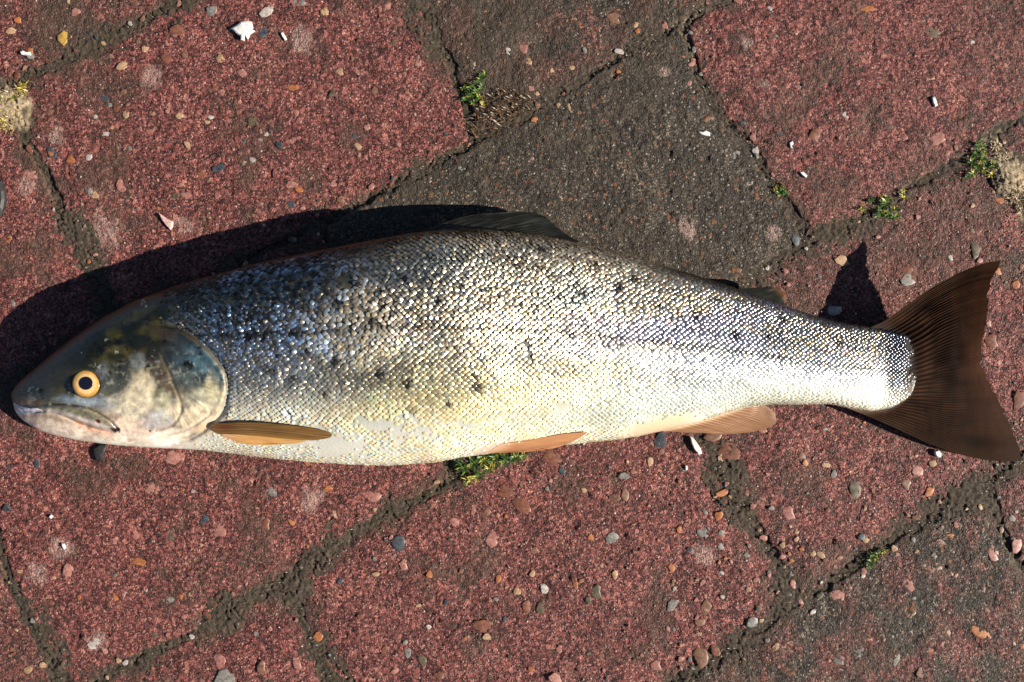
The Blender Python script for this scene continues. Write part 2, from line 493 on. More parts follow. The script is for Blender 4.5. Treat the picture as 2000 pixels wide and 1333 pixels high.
tan = np.maximum(tan, .35 * sst(1.2, .4, np.hypot(X - 1350, Y - 90) / 60 + (vn(X / 10, Y / 10, 65) - .5)))
q = keep[:-1, :-1] & keep[1:, :-1] & keep[:-1, 1:] & keep[1:, 1:]
used = np.zeros(X.shape, bool)
used[:-1, :-1] |= q; used[1:, :-1] |= q; used[:-1, 1:] |= q; used[1:, 1:] |= q
idx = -np.ones(X.shape, int); idx[used] = np.arange(used.sum())
f = np.stack([idx[:-1, :-1][q], idx[1:, :-1][q], idx[1:, 1:][q], idx[:-1, 1:][q]], 1)
soil = link('joint_soil', mesh('joint_soil', np.stack([(X[used] - CX) * S, (CY - Y[used]) * S, zs[used]], 1), f, M_SOIL, {'tan': tan[used]}))
tag(soil, kind='structure')

# wide earth under and beyond the paving
n = 60; g = np.sign(np.linspace(-1, 1, n)) * np.abs(np.linspace(-1, 1, n)) ** 3 * 60
GXX, GYY = np.meshgrid(g, g)
eme = mesh('earth', np.stack([GXX.ravel(), GYY.ravel(), np.full(n * n, -0.012)], 1), grid_faces(n, n), M_SOIL, {'tan': np.zeros(n * n)})

bpy.data.objects.remove(ground)
ground = tag(link('ground', eme), kind='structure')

# dry moss and fibres in the joints
def blades(name, pts, mat, seed=1, parent=None, kind='stuff'):
    """pts rows: x,y,z, dx,dy,dz (tip offset), halfwidth, r,g,b"""
    p = np.asarray(pts, float); n = len(p)
    d = p[:, 3:6]; side = np.cross(d, np.array([[0, 0, 1.0]])); L = np.linalg.norm(side, axis=1, keepdims=True)
    side = np.where(L > 1e-9, side / np.maximum(L, 1e-9), [[1, 0, 0]]) * p[:, 6:7]
    b0 = p[:, :3]; mid = b0 + d * .5 + np.array([[0, 0, 1.0]]) * np.linalg.norm(d, axis=1, keepdims=True) * .14
    tip = b0 + d
    V = np.stack([b0 - side * .7, b0 + side * .7, mid + side, mid - side, tip + side * .15, tip - side * .15], 1).reshape(-1, 3)
    k = np.arange(n)[:, None] * 6
    F = np.concatenate([k + [[0, 1, 2, 3]], k + [[3, 2, 4, 5]]], 0)
    C = np.repeat(p[:, 7:10], 6, 0)
    return mesh(name, V, F, mat, {'tint': C}, smooth=False)

pts = []
cand = rng.random((90000, 2)) * [2060, 1390] - [30, 28]
jdc = np.full(len(cand), 1e9)
for J in JOINTS: jdc = np.minimum(jdc, seg_dist(cand[:, 0], cand[:, 1], J))
dens = np.where(jdc < 9, 1.0, np.where(jdc < 15, .2, 0)) * (vn(cand[:, 0] / 25, cand[:, 1] / 25, 91) > .38)
c = cand[rng.random(len(cand)) < dens]
zz = soil_z(c[:, 0], c[:, 1])
nb = len(c); ang = rng.random(nb) * 6.283; ln = (2.5 + 5 * rng.random(nb)) * S
tnn = rng.random(nb)[:, None]
colr = np.array([[.03, .023, .012]]) * (1 - tnn) + np.array([[.15, .115, .065]]) * tnn
wx, wy, _ = W(c[:, 0], c[:, 1], 0)
fib = np.column_stack([wx, wy, zz, np.cos(ang) * ln, np.sin(ang) * ln, ln * (.2 + .5 * rng.random(nb)), np.full(nb, .6 * S), colr])
o = link('dry_moss', blades('dry_moss', fib, M_PLANT))
tag(o, 'short dead brown moss fibres filling the joints between the pavers', 'moss', kind='stuff')

# tan dry moss cushions
def moss_patch(name, label, spots, n, c0, c1, seed):
    r = np.random.default_rng(seed); rows = []
    for (mx, my, rad) in spots:
        k = int(n * rad * rad / 900)
        a = r.random(k) * 6.283; rr = np.sqrt(r.random(k)) * rad
        X_ = mx + np.cos(a) * rr; Y_ = my + np.sin(a) * rr
        kp = vn(X_ / 9, Y_ / 9, seed) > .3
        X_, Y_, rr = X_[kp], Y_[kp], rr[kp]; k = len(X_)
        hgt = (1 - (rr / rad) ** 2) * rad * .2 * S
        ang = r.random(k) * 6.283; ln = (6 + 9 * r.random(k)) * S; t = r.random(k)[:, None]
        x, y, _ = W(X_, Y_, 0)
        cc = np.array([c0]) * (1 - t) + np.array([c1]) * t
        rows.append(np.column_stack([x, y, hgt - .0008, np.cos(ang) * ln * .8, np.sin(ang) * ln * .8, ln * (.1 + .7 * r.random(k)), np.full(k, 1.0 * S), cc]))
    o = link(name, blades(name, np.concatenate(rows), M_PLANT))
    tag(o, label, 'moss', kind='stuff')
moss_patch('moss_cushion', 'pale tan dry moss cushion in the joint at the right edge', [(1962, 318, 18), (1972, 345, 24), (1988, 375, 24), (2006, 400, 22), (1950, 290, 12)], 420, (.2, .14, .08), (.6, .46, .3), 5)
moss_patch('moss_cushion', 'straw-yellow dry moss cushion in the joint at the left edge', [(14, 200, 22), (26, 222, 24), (8, 232, 22), (42, 180, 13), (20, 245, 14)], 420, (.22, .15, .05), (.62, .46, .2), 6)
moss_patch('moss_cushion', 'brown crumbly moss patch in the joint above the dorsal fin', [(960, 225, 30), (985, 205, 34), (1015, 200, 26), (935, 250, 22)], 160, (.05, .028, .015), (.2, .12, .06), 8)

# ------------------------------------------------------------------ pebbles set in the pavers
def pebble_mesh(seed):
    r = np.random.default_rng(seed)
    n1, n2 = 9, 5
    V = [(0, 0, 1.0)]
    a1 = np.linspace(0, 2 * np.pi, n1, endpoint=False)
    prof = r.random(n1) * .75 + .6
    for k in range(1, n2):
        ph = math.pi * .62 * k / (n2 - 1)
        for j, a in enumerate(a1):
            rad = math.sin(ph) * (prof[j] * .8 + .2 * prof[(j + 1) % n1]) * (1 + .1 * r.standard_normal())
            V.append((rad * math.cos(a), rad * math.sin(a), min(math.cos(ph), .72) + .09 * r.standard_normal()))
    F = []
    for j in range(n1): F.append((0, 1 + j, 1 + (j + 1) % n1, 1 + (j + 1) % n1))
    tri = [(0, 1 + j, 1 + (j + 1) % n1) for j in range(n1)]
    quad = [(1 + (k - 1) * n1 + j, 1 + k * n1 + j, 1 + k * n1 + (j + 1) % n1, 1 + (k - 1) * n1 + (j + 1) % n1) for k in range(1, n2 - 1) for j in range(n1)]
    me = bpy.data.meshes.new('pebble'); me.from_pydata(V, [], tri + quad)
    for p in me.polygons: p.use_smooth = True
    return me
_pb = {}
def get_pebble(shape, c):
    if (shape, c) not in _pb:
        me = pebble_mesh(100 + shape); me.materials.append(STONES[c]); _pb[(shape, c)] = me
    return _pb[(shape, c)]

# x, y, half length, half width, angle (deg, image counter-clockwise), colour
PEB = [(122, 74, 11, 8, 90, 'ochre'), (237, 128, 10, 7, 10, 'cream'), (430, 115, 8, 7, 20, 'cream'), (636, 22, 10, 7, 0, 'cream'), (663, 140, 7, 6, 0, 'cream'),
       (205, 189, 12, 7, 5, 'slate'), (427, 328, 10, 7, 10, 'slate'), (566, 400, 8, 7, 0, 'slate'), (492, 237, 9, 9, 0, 'olive'), (514, 62, 11, 9, 0, 'slate'), (101, 299, 12, 8, -30, 'slate'),
       (366, 284, 8, 4, -50, 'cream'), (345, 60, 13, 11, 30, 'brown'), (325, 115, 11, 9, 0, 'brown'), (361, 104, 5, 9, 0, 'tan'), (520, 22, 12, 9, 40, 'white'), (148, 24, 8, 6, 30, 'pink'),
       (187, 228, 6, 4, 0, 'white'), (206, 262, 7, 5, 0, 'white'), (330, 216, 7, 5, 10, 'pink'), (350, 226, 6, 6, 0, 'cream'), (245, 222, 5, 8, 0, 'cream'), (392, 341, 8, 7, 0, 'brown'),
       (185, 381, 6, 6, 0, 'cream'), (235, 363, 8, 11, 20, 'pink'), (362, 381, 9, 7, 0, 'pink'), (237, 444, 7, 6, 0, 'tan'), (412, 229, 5, 4, 0, 'white'), (475, 274, 4, 6, 0, 'slate'), (545, 284, 7, 7, 0, 'slate'),
       (508, 274, 5, 4, 0, 'grey'), (493, 313, 6, 5, 0, 'white'), (573, 171, 9, 6, 0, 'orange'), (577, 5, 5, 4, 0, 'grey'), (412, 20, 10, 9, 0, 'grey'), (570, 361, 10, 6, 0, 'pink'), (472, 143, 9, 7, 0, 'pink'),
       (817, 120, 5, 9, 0, 'pink'), (590, 5, 6, 5, 0, 'grey'), (60, 340, 10, 8, 0, 'pink'), (45, 447, 8, 6, 0, 'pink'), (73, 475, 10, 9, 0, 'olive'), (16, 465, 6, 5, 0, 'orange'), (138, 312, 7, 6, 0, 'orange'),
       (173, 307, 6, 6, 0, 'white'), (522, 262, 6, 4, 20, 'white'), (60, 585, 7, 6, 0, 'orange'), (665, 390, 7, 6, 0, 'tan'), (341, 382, 7, 6, 0, 'olive'), (433, 180, 5, 6, 0, 'pink'), (300, 225, 5, 6, 0, 'cream'),
       (1693, 20, 12, 9, 10, 'orange'), (1198, 34, 13, 9, -10, 'tan'), (1134, 50, 6, 5, 0, 'orange'), (1018, 98, 9, 15, -20, 'pink'), (1032, 122, 5, 9, 0, 'cream'), (1297, 145, 11, 6, 10, 'grey'), (1116, 212, 7, 10, 0, 'cream'),
       (1384, 236, 9, 10, -40, 'tan'), (1345, 287, 12, 8, -10, 'brown'), (1586, 272, 17, 11, 60, 'brown'), (1642, 275, 14, 10, -10, 'brown'), (1655, 228, 11, 9, 0, 'white'), (1652, 240, 6, 10, 0, 'pink'),
       (1812, 60, 16, 19, 30, 'olive'), (1954, 130, 12, 11, 0, 'pink'), (1824, 270, 16, 14, 30, 'pink'), (1656, 138, 7, 9, 0, 'tan'), (1564, 163, 5, 12, 0, 'slate'), (1718, 180, 6, 6, 0, 'cream'), (1818, 151, 6, 5, 0, 'cream'),
       (1130, 395, 16, 12, -40, 'tan'), (1355, 399, 7, 7, 0, 'orange'), (1196, 378, 5, 5, 0, 'orange'), (1205, 345, 9, 8, 0, 'tan'), (1045, 390, 6, 4, 50, 'brown'), (1290, 478, 8, 11, -30, 'cream'), (1380, 371, 11, 9, 0, 'brown'),
       (1258, 315, 6, 6, 0, 'cream'), (1117, 262, 5, 5, 0, 'tan'), (1152, 312, 7, 6, 0, 'tan'), (1437, 305, 6, 12, 0, 'grey'), (1100, 314, 9, 6, 0, 'tan'), (1468, 379, 5, 5, 0, 'orange'), (1344, 313, 8, 6, 0, 'grey'),
       (1269, 283, 12, 6, 20, 'brown'), (1132, 446, 6, 8, 0, 'white'), (1220, 255, 8, 6, 0, 'grey'), (1373, 498, 7, 5, 0, 'orange'), (1440, 530, 10, 6, 0, 'tan'), (1505, 453, 17, 9, -10, 'grey'), (1554, 470, 8, 10, 0, 'slate'),
       (1480, 450, 9, 7, 0, 'olive'), (1906, 487, 9, 17, -20, 'olive'), (1772, 547, 13, 10, 10, 'grey'), (1770, 527, 10, 8, 0, 'brown'), (1950, 530, 6, 6, 0, 'orange'), (1985, 556, 6, 9, 0, 'orange'), (1953, 392, 9, 6, 0, 'orange'),
       (1629, 606, 13, 9, 0, 'white'), (1936, 665, 12, 11, 0, 'brown'), (1932, 632, 5, 5, 0, 'pink'), (1645, 510, 12, 8, -20, 'cream'), (1767, 263, 6, 9, 0, 'pink'), (1736, 248, 6, 5, 0, 'olive'), (1736, 220, 6, 6, 0, 'slate'),
       (1990, 780, 12, 18, 0, 'brown'), (1898, 80, 7, 8, 0, 'white'), (1874, 60, 10, 9, 0, 'brown'), (1515, 77, 10, 13, 0, 'grey'), (1488, 125, 6, 6, 0, 'tan'), (1518, 122, 7, 5, 0, 'pink'), (1545, 20, 6, 5, 0, 'slate'),
       (341, 894, 18, 14, -20, 'pink'), (296, 953, 12, 9, 20, 'pink'), (269, 1100, 13, 8, 15, 'orange'), (333, 1048, 7, 15, -20, 'olive'), (400, 1015, 13, 6, 60, 'slate'), (428, 1037, 11, 10, 10, 'pink'), (518, 1026, 8, 13, 0, 'brown'),
       (570, 1020, 7, 6, 0, 'orange'), (490, 917, 8, 4, 10, 'tan'), (534, 958, 12, 11, 0, 'grey'), (265, 1040, 6, 12, 0, 'pink'), (226, 1165, 6, 9, 0, 'orange'), (328, 1172, 9, 6, 0, 'grey'), (354, 1166, 5, 5, 0, 'orange'),
       (132, 1113, 9, 12, 20, 'pink'), (54, 1308, 7, 7, 0, 'cream'), (188, 1254, 15, 12, 30, 'white'), (205, 1271, 7, 6, 0, 'pink'), (439, 1325, 16, 13, 0, 'grey'), (510, 1307, 8, 14, 0, 'tan'), (428, 1290, 13, 11, 0, 'pink'),
       (620, 1243, 8, 9, 0, 'orange'), (578, 1295, 6, 13, 20, 'pink'), (752, 1272, 8, 9, 0, 'brown'), (824, 1290, 9, 9, 0, 'olive'), (796, 1275, 7, 10, 0, 'grey'), (943, 1223, 19, 12, 20, 'brown'), (951, 1244, 7, 5, 0, 'cream'),
       (778, 1059, 10, 16, 10, 'slate'), (887, 1020, 9, 8, 0, 'pink'), (960, 1052, 10, 15, 0, 'pink'), (985, 960, 12, 11, 0, 'brown'), (788, 1103, 7, 9, 0, 'pink'), (839, 1122, 5, 6, 0, 'orange'), (727, 967, 13, 11, 0, 'pink'),
       (1018, 985, 17, 12, -30, 'brown'), (1063, 1151, 9, 8, -30, 'white'), (1028, 1185, 6, 14, 10, 'brown'), (1055, 1188, 6, 9, 0, 'olive'), (1164, 1156, 10, 12, 0, 'olive'), (1124, 1142, 5, 5, 0, 'orange'), (1197, 1050, 8, 13, -50, 'grey'),
       (1154, 1050, 5, 5, 0, 'orange'), (1312, 1110, 7, 7, 0, 'orange'), (1378, 1186, 9, 16, 0, 'tan'), (1369, 1284, 15, 18, -10, 'tan'), (1397, 1271, 13, 8, -40, 'brown'), (1367, 1215, 8, 7, 0, 'tan'), (1312, 1183, 13, 7, 55, 'grey'),
       (1375, 1040, 11, 9, 0, 'grey'), (1327, 1035, 5, 6, 0, 'orange'), (1403, 1007, 8, 8, 0, 'orange'), (1410, 963, 10, 6, 10, 'orange'), (1270, 903, 6, 9, -20, 'cream'), (1290, 860, 10, 13, -20, 'slate'), (1080, 890, 20, 17, -30, 'brown'),
       (1424, 882, 18, 15, 0, 'brown'), (1391, 850, 14, 11, 0, 'tan'), (1219, 930, 9, 5, 0, 'grey'), (1220, 965, 6, 12, 0, 'tan'), (1200, 972, 9, 8, 0, 'tan'), (1567, 894, 7, 9, 0, 'tan'), (1614, 908, 7, 5, -10, 'cream'), (1670, 956, 12, 18, 5, 'olive'),
       (1770, 945, 9, 8, -30, 'tan'), (1815, 960, 7, 10, -20, 'orange'), (1792, 918, 9, 10, 0, 'pink'), (1540, 1000, 12, 12, 0, 'pink'), (1682, 1048, 6, 6, 0, 'slate'), (1822, 905, 6, 6, 0, 'cream'), (1508, 700, 5, 5, 0, 'pink'),
       (1637, 1160, 13, 9, 0, 'pink'), (1773, 1143, 12, 8, -35, 'pink'), (1856, 1239, 10, 13, 20, 'cream'), (1918, 1234, 18, 11, -20, 'orange'), (1895, 1257, 0.5, 0.5, 0, 'tan'), (1920, 1270, 10, 9, 0, 'tan'), (1938, 1080, 8, 14, 0, 'pink'),
       (1856, 1047, 6, 5, 0, 'orange'), (1791, 1080, 5, 6, 0, 'cream'), (1680, 1276, 14, 10, 0, 'grey'), (1750, 1285, 6, 14, 0, 'grey'), (1996, 1258, 6, 9, 0, 'orange'), (1985, 1065, 10, 14, 0, 'pink'), (1516, 1263, 7, 8, 0, 'cream'),
       (1506, 1288, 3, 8, 0, 'cream'), (1560, 1285, 6, 8, 0, 'pink'), (1825, 1110, 12, 9, 0, 'tan'), (1855, 1198, 5, 6, 0, 'orange'), (1640, 1290, 11, 9, 30, 'grey'), (1567, 1238, 9, 7, 0, 'grey'), (1813, 1272, 7, 5, 0, 'orange'),
       (1798, 1314, 7, 9, 0, 'tan'), (1923, 1305, 7, 8, 0, 'tan'), (1710, 1165, 6, 5, 0, 'grey'), (1835, 1060, 8, 6, 0, 'brown'), (1468, 1215, 10, 9, 30, 'grey'), (1085, 1325, 11, 8, -20, 'pink'), (1280, 1300, 10, 8, 0, 'pink'),
       (1010, 1155, 6, 6, 0, 'cream'), (857, 1318, 8, 6, 0, 'brown'), (22, 915, 11, 5, -5, 'slate'), (70, 905, 7, 9, 0, 'slate'), (12, 993, 7, 6, 30, 'slate'), (950, 1000, 6, 7, 0, 'tan'), (640, 955, 7, 6, 0, 'orange'), (600, 905, 6, 5, 0, 'orange'),
       (1060, 700, 4, 4, 0, 'tan'), (1790, 1010, 7, 5, 0, 'tan'), (35, 40, 7, 5, 0, 'orange'), (20, 60, 8, 6, 0, 'cream'), (60, 110, 6, 5, 0, 'grey')]
PEB = [p for p in PEB if p[2] > 1]

def which(px, py):
    for k, (o, poly, hw, tone) in paver_objs.items():
        if inside(np.array([px]), np.array([py]), poly)[0]: return k
    return None

def put_pebble(px, py, a, b, ang, c, hz=None):
    k = which(px, py)
    if k is None: return
    o = paver_objs[k][0]
    pb = bpy.data.objects.new('pebble', get_pebble(random.randrange(6), c)); col.objects.link(pb)
    pb.parent = o
    h = hz if hz else min(a, b) * .17 * S
    z = float(surf_noise(np.array([px]), np.array([py]))[0])
    pb.location = ((px - CX) * S - o.location.x, (CY - py) * S - o.location.y, z - h * .38)
    pb.rotation_euler = (random.uniform(-.1, .1), random.uniform(-.1, .1), math.radians(ang) + random.uniform(-.15, .15))
    pb.scale = (a * S * 1.12, b * S * 1.12, h)
for p in PEB: put_pebble(*p)
# smaller random pebbles
cols = ['pink'] * 9 + ['tan'] * 4 + ['cream'] * 6 + ['grey'] * 4 + ['slate'] * 3 + ['orange'] * 3 + ['brown'] * 6 + ['white'] * 2 + ['olive'] * 3
for i in range(760):
    px, py = random.uniform(0, 2000), random.uniform(0, 1333)
    r = 2.2 + 3.4 * random.random() ** 2.5
    put_pebble(px, py, r * random.uniform(1, 1.5), r, random.uniform(0, 180), random.choice(cols))
for i in range(260):
    px, py = random.choice([(random.uniform(1300, 2000), random.uniform(1000, 1333)), (random.uniform(900, 1560), random.uniform(0, 560))])
    r = 2.4 + 3.2 * random.random() ** 2
    put_pebble(px, py, r * random.uniform(1, 1.5), r, random.uniform(0, 180), random.choice(cols))

# fine grit: one part per paver
pal = np.array([[.36, .22, .18], [.34, .12, .1], [.5, .42, .36], [.3, .1, .08], [.16, .12, .1], [.04, .035, .03], [.4, .18, .07], [.3, .24, .17]])
for k, (o, poly, hw, tone) in paver_objs.items():
    P = np.array(poly); lo = np.maximum(P.min(0), [-40, -40]); hi = np.minimum(P.max(0), [2040, 1373])
    if (hi - lo).min() < 20: continue
    n = int((hi - lo).prod() / (190 if tone < .5 else 120))
    pp = lo + rng.random((n, 2)) * (hi - lo)
    pp = pp[sdf(pp[:, 0], pp[:, 1], poly) > hw + 6]
    n = len(pp)
    if n < 5: continue
    r = (0.8 + 1.3 * rng.random(n) ** 3) * S
    base = np.array([[1, 0, 0], [.4, .9, 0], [-.6, .8, 0], [-1, -.1, 0], [-.3, -.9, 0], [.7, -.7, 0], [0, 0, .7]])
    ang = rng.random(n) * 6.283
    ca, sa = np.cos(ang)[:, None], np.sin(ang)[:, None]
    bx = base[None, :, 0] * (.7 + .6 * rng.random((n, 7))); by = base[None, :, 1] * (.6 + .5 * rng.random((n, 7)))
    zz = surf_noise(pp[:, 0], pp[:, 1]) 
    V = np.stack([(pp[:, :1] - CX) * S - o.location.x + (bx * ca - by * sa) * r[:, None],
                  (CY - pp[:, 1:]) * S - o.location.y + (bx * sa + by * ca) * r[:, None],
                  zz[:, None] - .00015 + base[None, :, 2] * r[:, None] + 0 * bx], -1).reshape(-1, 3)
    tri = np.array([[j, (j + 1) % 6, 6] for j in range(6)])
    F = (np.arange(n)[:, None, None] * 7 + tri[None]).reshape(-1, 3)
    w = np.array([.22, .22, .08, .2, .08, .1, .04, .06]) if tone < .5 else np.array([.05, .05, .06, .05, .3, .25, .08, .16])
    C = pal[rng.choice(8, n, p=w / w.sum())] * (.7 + .5 * rng.random((n, 1)))
    g = link('grit', mesh('grit', V, F, M_GRIT, {'tint': np.repeat(C, 7, 0)}, smooth=False), o, (0, 0, 0))
    g.location = (0, 0, 0); g['kind'] = 'stuff'

# ------------------------------------------------------------------ loose bits lying on the paving
def chip(name, label, cat, outline, thick, mat, zc=0.0006, arch=0.0, group=None, ridges=0):
    """outline in photograph pixels -> small curved slab of real thickness"""
    P = np.array(outline, float); c = P.mean(0)
    rings = [1.0, .8, .5, .2]
    n = len(P)
    R = np.hypot(*(P - c).T).max()
    Vt = []
    for rr in rings:
        Q = c + (P - c) * rr
        d = np.hypot(*(Q - c).T) / R
        z = zc + thick * (0.55 if rr == 1 else 1) + arch * (1 - d ** 2)
        if ridges:
            a = np.arctan2(*(Q - c).T); z = z + ridges * np.cos(a * 14) * d
        x, y, _ = W(Q[:, 0], Q[:, 1], 0)
        Vt.append(np.stack([x, y, z], 1))
    x, y, _ = W(c[0], c[1], 0)
    top = np.concatenate(Vt + [np.array([[x, y, zc + thick + arch]])])
    botm = Vt[0].copy(); botm[:, 2] = zc - .0006
    V = np.concatenate([top, botm]); nb = len(top)
    F = []
    for k in range(len(rings) - 1):
        for j in range(n): F.append((k * n + j, (k + 1) * n + j, (k + 1) * n + (j + 1) % n, k * n + (j + 1) % n))
    for j in range(n): F.append((nb + j, j, (j + 1) % n, nb + (j + 1) % n))
    last = (len(rings) - 1) * n
    org = Vector((float(x), float(y), 0))
    V[:, 0] -= org.x; V[:, 1] -= org.y
    me = bpy.data.meshes.new(name)
    me.from_pydata(V.tolist(), [], F + [(last + j, nb - 1, last + (j + 1) % n) for j in range(n)] + [tuple(nb + j for j in range(n))])
    me.materials.append(mat); me.update()
    o = link(name, me, None, org)
    return tag(o, label, cat, group)

chip('shell', 'white broken fan-shaped shell on the red paver near the top edge', 'shell',
     [(452, 57), (463, 52), (472, 45), (483, 43), (492, 44), (495, 54), (493, 60), (499, 62), (488, 69), (485, 78), (480, 72), (477, 81), (472, 80), (471, 72), (462, 66)], .0011, M_CHIP, .0006, .001, None, .00025)
chip('shell_chip', 'thin white sliver just right of the fan-shaped shell', 'chip', [(549, 65), (553, 64), (557, 70), (561, 78), (557, 80), (552, 73)], .0008, M_CHIP)
chip('stone_chip', 'pale pink pointed triangular chip above the shadow of the fish back', 'chip', [(311, 417), (326, 427), (339, 434), (338, 444), (334, 450), (326, 442), (317, 430)], .001, STONES['pink'] if False else stone_material('pink_shell', (.5, .3, .25), (.7, .48, .42)))
chip('shell_chip', 'short white rod-shaped chip near the top left corner beside an ochre pebble', 'chip', [(40, 103), (46, 100), (52, 103), (60, 103), (61, 109), (52, 109), (43, 108)], .0009, M_CHIP)
chip('shell_chip', 'bluish white oblong chip on the red paver at the upper right', 'chip', [(1819, 191), (1824, 189), (1828, 198), (1830, 207), (1825, 210), (1821, 202)], .001, M_CHIP)
chip('shell_chip', 'long white splinter standing out in the joint just below the anal fin', 'chip', [(1347, 853), (1352, 854), (1360, 864), (1368, 877), (1370, 886), (1364, 888), (1356, 879), (1350, 866)], .0014, M_CHIP)
chip('shell_chip', 'small curled white chip left of the brown oval pebble on the upper right red paver', 'chip', [(1541, 279), (1547, 276), (1549, 282), (1545, 287), (1548, 292), (1543, 290)], .0008, M_CHIP)
chip('shell_chip', 'small white wedge chip above the tiny green plant right of the dark paver', 'chip', [(1561, 337), (1568, 336), (1576, 344), (1573, 348), (1566, 343)], .0008, M_CHIP)
chip('shell_chip', 'grey-white torn flake on the dark paver above the dorsal fin', 'chip', [(1362, 258), (1372, 259), (1378, 256), (1386, 260), (1386, 267), (1378, 266), (1370, 264)], .0008, M_CHIP)
chip('shell_chip', 'white almond-shaped chip on the lower left red paver', 'chip', [(122, 1061), (127, 1062), (130, 1069), (127, 1073), (123, 1068)], .0008, M_CHIP)
chip('shell_chip', 'tiny white square chip above the almond-shaped chip on the lower left paver', 'chip', [(97, 1010), (101, 1005), (105, 1008), (101, 1013)], .0008, M_CHIP)
chip('shell_chip', 'pale blue-white chip touching the lower edge of the tail fin', 'chip', [(1824, 881), (1831, 879), (1837, 885), (1836, 894), (1829, 893), (1825, 888)], .0015, M_CHIP)
chip('shell_chip', 'tiny white chip left of the joint below the anal fin', 'chip', [(1338, 909), (1342, 909), (1343, 917), (1339, 919)], .0008, M_CHIP)
chip('debris', 'black curled scrap of debris just below the fish jaw', 'debris', [(184, 876), (196, 868), (212, 867), (207, 880), (200, 892), (203, 903), (190, 900), (186, 888)], .0012, M_DEBRIS, .0004, .001)
chip('debris', 'dark rounded lump added for a dark spot at the left edge', 'debris', [(-34, 390), (-25, 362), (-8, 346), (6, 354), (13, 374), (15, 392), (10, 412), (0, 428), (-24, 424)], .002, M_DEBRIS, .0004, .003)  # lump built for a dark spot of unknown cause

# ------------------------------------------------------------------ small plants in the joints
def plant(name, label, rosettes, seed, group='small green plants in the joints', cat='plant'):
    r = random.Random(seed)
    cx = sum(q[0] for q in rosettes) / len(rosettes); cy = sum(q[1] for q in rosettes) / len(rosettes)
    root = link(name, None, None, Vector(((cx - CX) * S, (CY - cy) * S, 0)))
    root.empty_display_size = .01
    tag(root, label, cat, group)
    for (rx, ry, size, yel) in rosettes:
        rows = []
        n = int(13 + size * .9)
        for i in range(n):
            a = r.uniform(0, 6.283); el = r.uniform(.1, 1.2); L = size * S * r.uniform(.55, 1.1)
            g = r.random()
            if r.random() < yel: c = (.42 + .15 * g, .34 + .1 * g, .05 + .04 * g)
            else: c = (.03 + .085 * g, .075 + .15 * g, .016 + .022 * g)
            x, y = (rx - CX) * S + r.uniform(-1, 1) * size * .28 * S - root.location.x, (CY - ry) * S + r.uniform(-1, 1) * size * .28 * S - root.location.y
            rows.append((x, y, r.uniform(-.001, .0012), math.cos(a) * L * math.cos(el), math.sin(a) * L * math.cos(el), L * math.sin(el) * .8, r.uniform(.7, 1.25) * S * (size / 14) ** .3, *c))
        b = link('sprig', blades('sprig', rows, M_PLANT), root); b.location = (0, 0, 0)
    return root
plant('weed', 'dark green tuft in the joint above the shadow of the dorsal fin', [(922, 168, 15, .05), (938, 155, 15, .05), (946, 147, 11, .05), (930, 182, 15, .05), (912, 192, 13, .15), (918, 182, 13, .05), (936, 192, 13, .2), (944, 204, 11, .6), (906, 172, 9, .3), (941, 172, 12, .1), (925, 200, 10, .3)], 1)
plant('weed', 'full green tuft beside the pale tan moss at the right edge', [(1912, 285, 15, .1), (1905, 300, 14, .1), (1920, 298, 13, .25), (1895, 318, 15, .2), (1908, 325, 15, .2), (1922, 330, 14, .35), (1938, 322, 13, .25), (1900, 340, 13, .2), (1935, 342, 11, .7), (1890, 345, 10, .15), (1918, 312, 13, .2)], 2)
plant('weed', 'sprawling green plant in the joint between the tail shadow and the upper right tuft', [(1725, 398, 16, .25), (1718, 415, 15, .1), (1735, 420, 15, .1), (1748, 425, 13, .1), (1732, 388, 12, .4), (1700, 392, 12, .1), (1684, 408, 11, .4), (1765, 383, 13, .6), (1762, 376, 9, .6), (1745, 408, 10, .5)], 3)
plant('weed', 'tiny green sprig at the right corner of the dark paver', [(1528, 370, 12, .1), (1522, 377, 9, .1), (1533, 378, 9, .1), (1515, 368, 8, .9)], 4)
plant('weed', 'long-leaved green plant poking out from under the fish belly', [(905, 915, 20, .1), (925, 905, 20, .1), (945, 900, 20, .2), (965, 898, 18, .25), (985, 896, 18, .2), (1005, 893, 17, .15), (930, 928, 20, .2), (915, 938, 14, .5), (895, 905, 15, .1), (1022, 893, 13, .3), (955, 915, 16, .5), (940, 890, 20, .1), (975, 885, 18, .1)], 5)
plant('weed', 'small half-yellow sprig in the joint at the lower right beside the dark paver', [(1700, 1095, 13, .05), (1704, 1083, 12, .1), (1716, 1080, 10, .5), (1727, 1076, 9, .8), (1710, 1090, 9, .5), (1697, 1105, 9, .1)], 6)
plant('weed', 'straw-coloured withered sprig with a green heart at the left edge', [(46, 172, 15, .97), (30, 190, 16, .9), (14, 196, 15, .95), (30, 200, 10, .3), (8, 215, 15, .97), (22, 225, 14, .97), (38, 215, 12, .97), (10, 238, 13, .97)], 7)

# ------------------------------------------------------------------ the fish
def ip(x, pts):
    a = np.array(pts, float)
    # smooth monotone-ish interpolation: linear then evaluated; knots are dense
    return np.interp(x, a[:, 0], a[:, 1])

def smooth_curve(pts, n=2400, win=25):
    a = np.array(pts, float); xs = np.linspace(a[0, 0], a[-1, 0], n); ys = np.interp(xs, a[:, 0], a[:, 1])
    k = np.hanning(win + 2)[1:-1]; k /= k.sum()
    yp = np.concatenate([2 * ys[0] - ys[win // 2:0:-1], ys, 2 * ys[-1] - ys[-2:-win // 2 - 1:-1]])
    return xs, np.convolve(yp, k, 'valid')

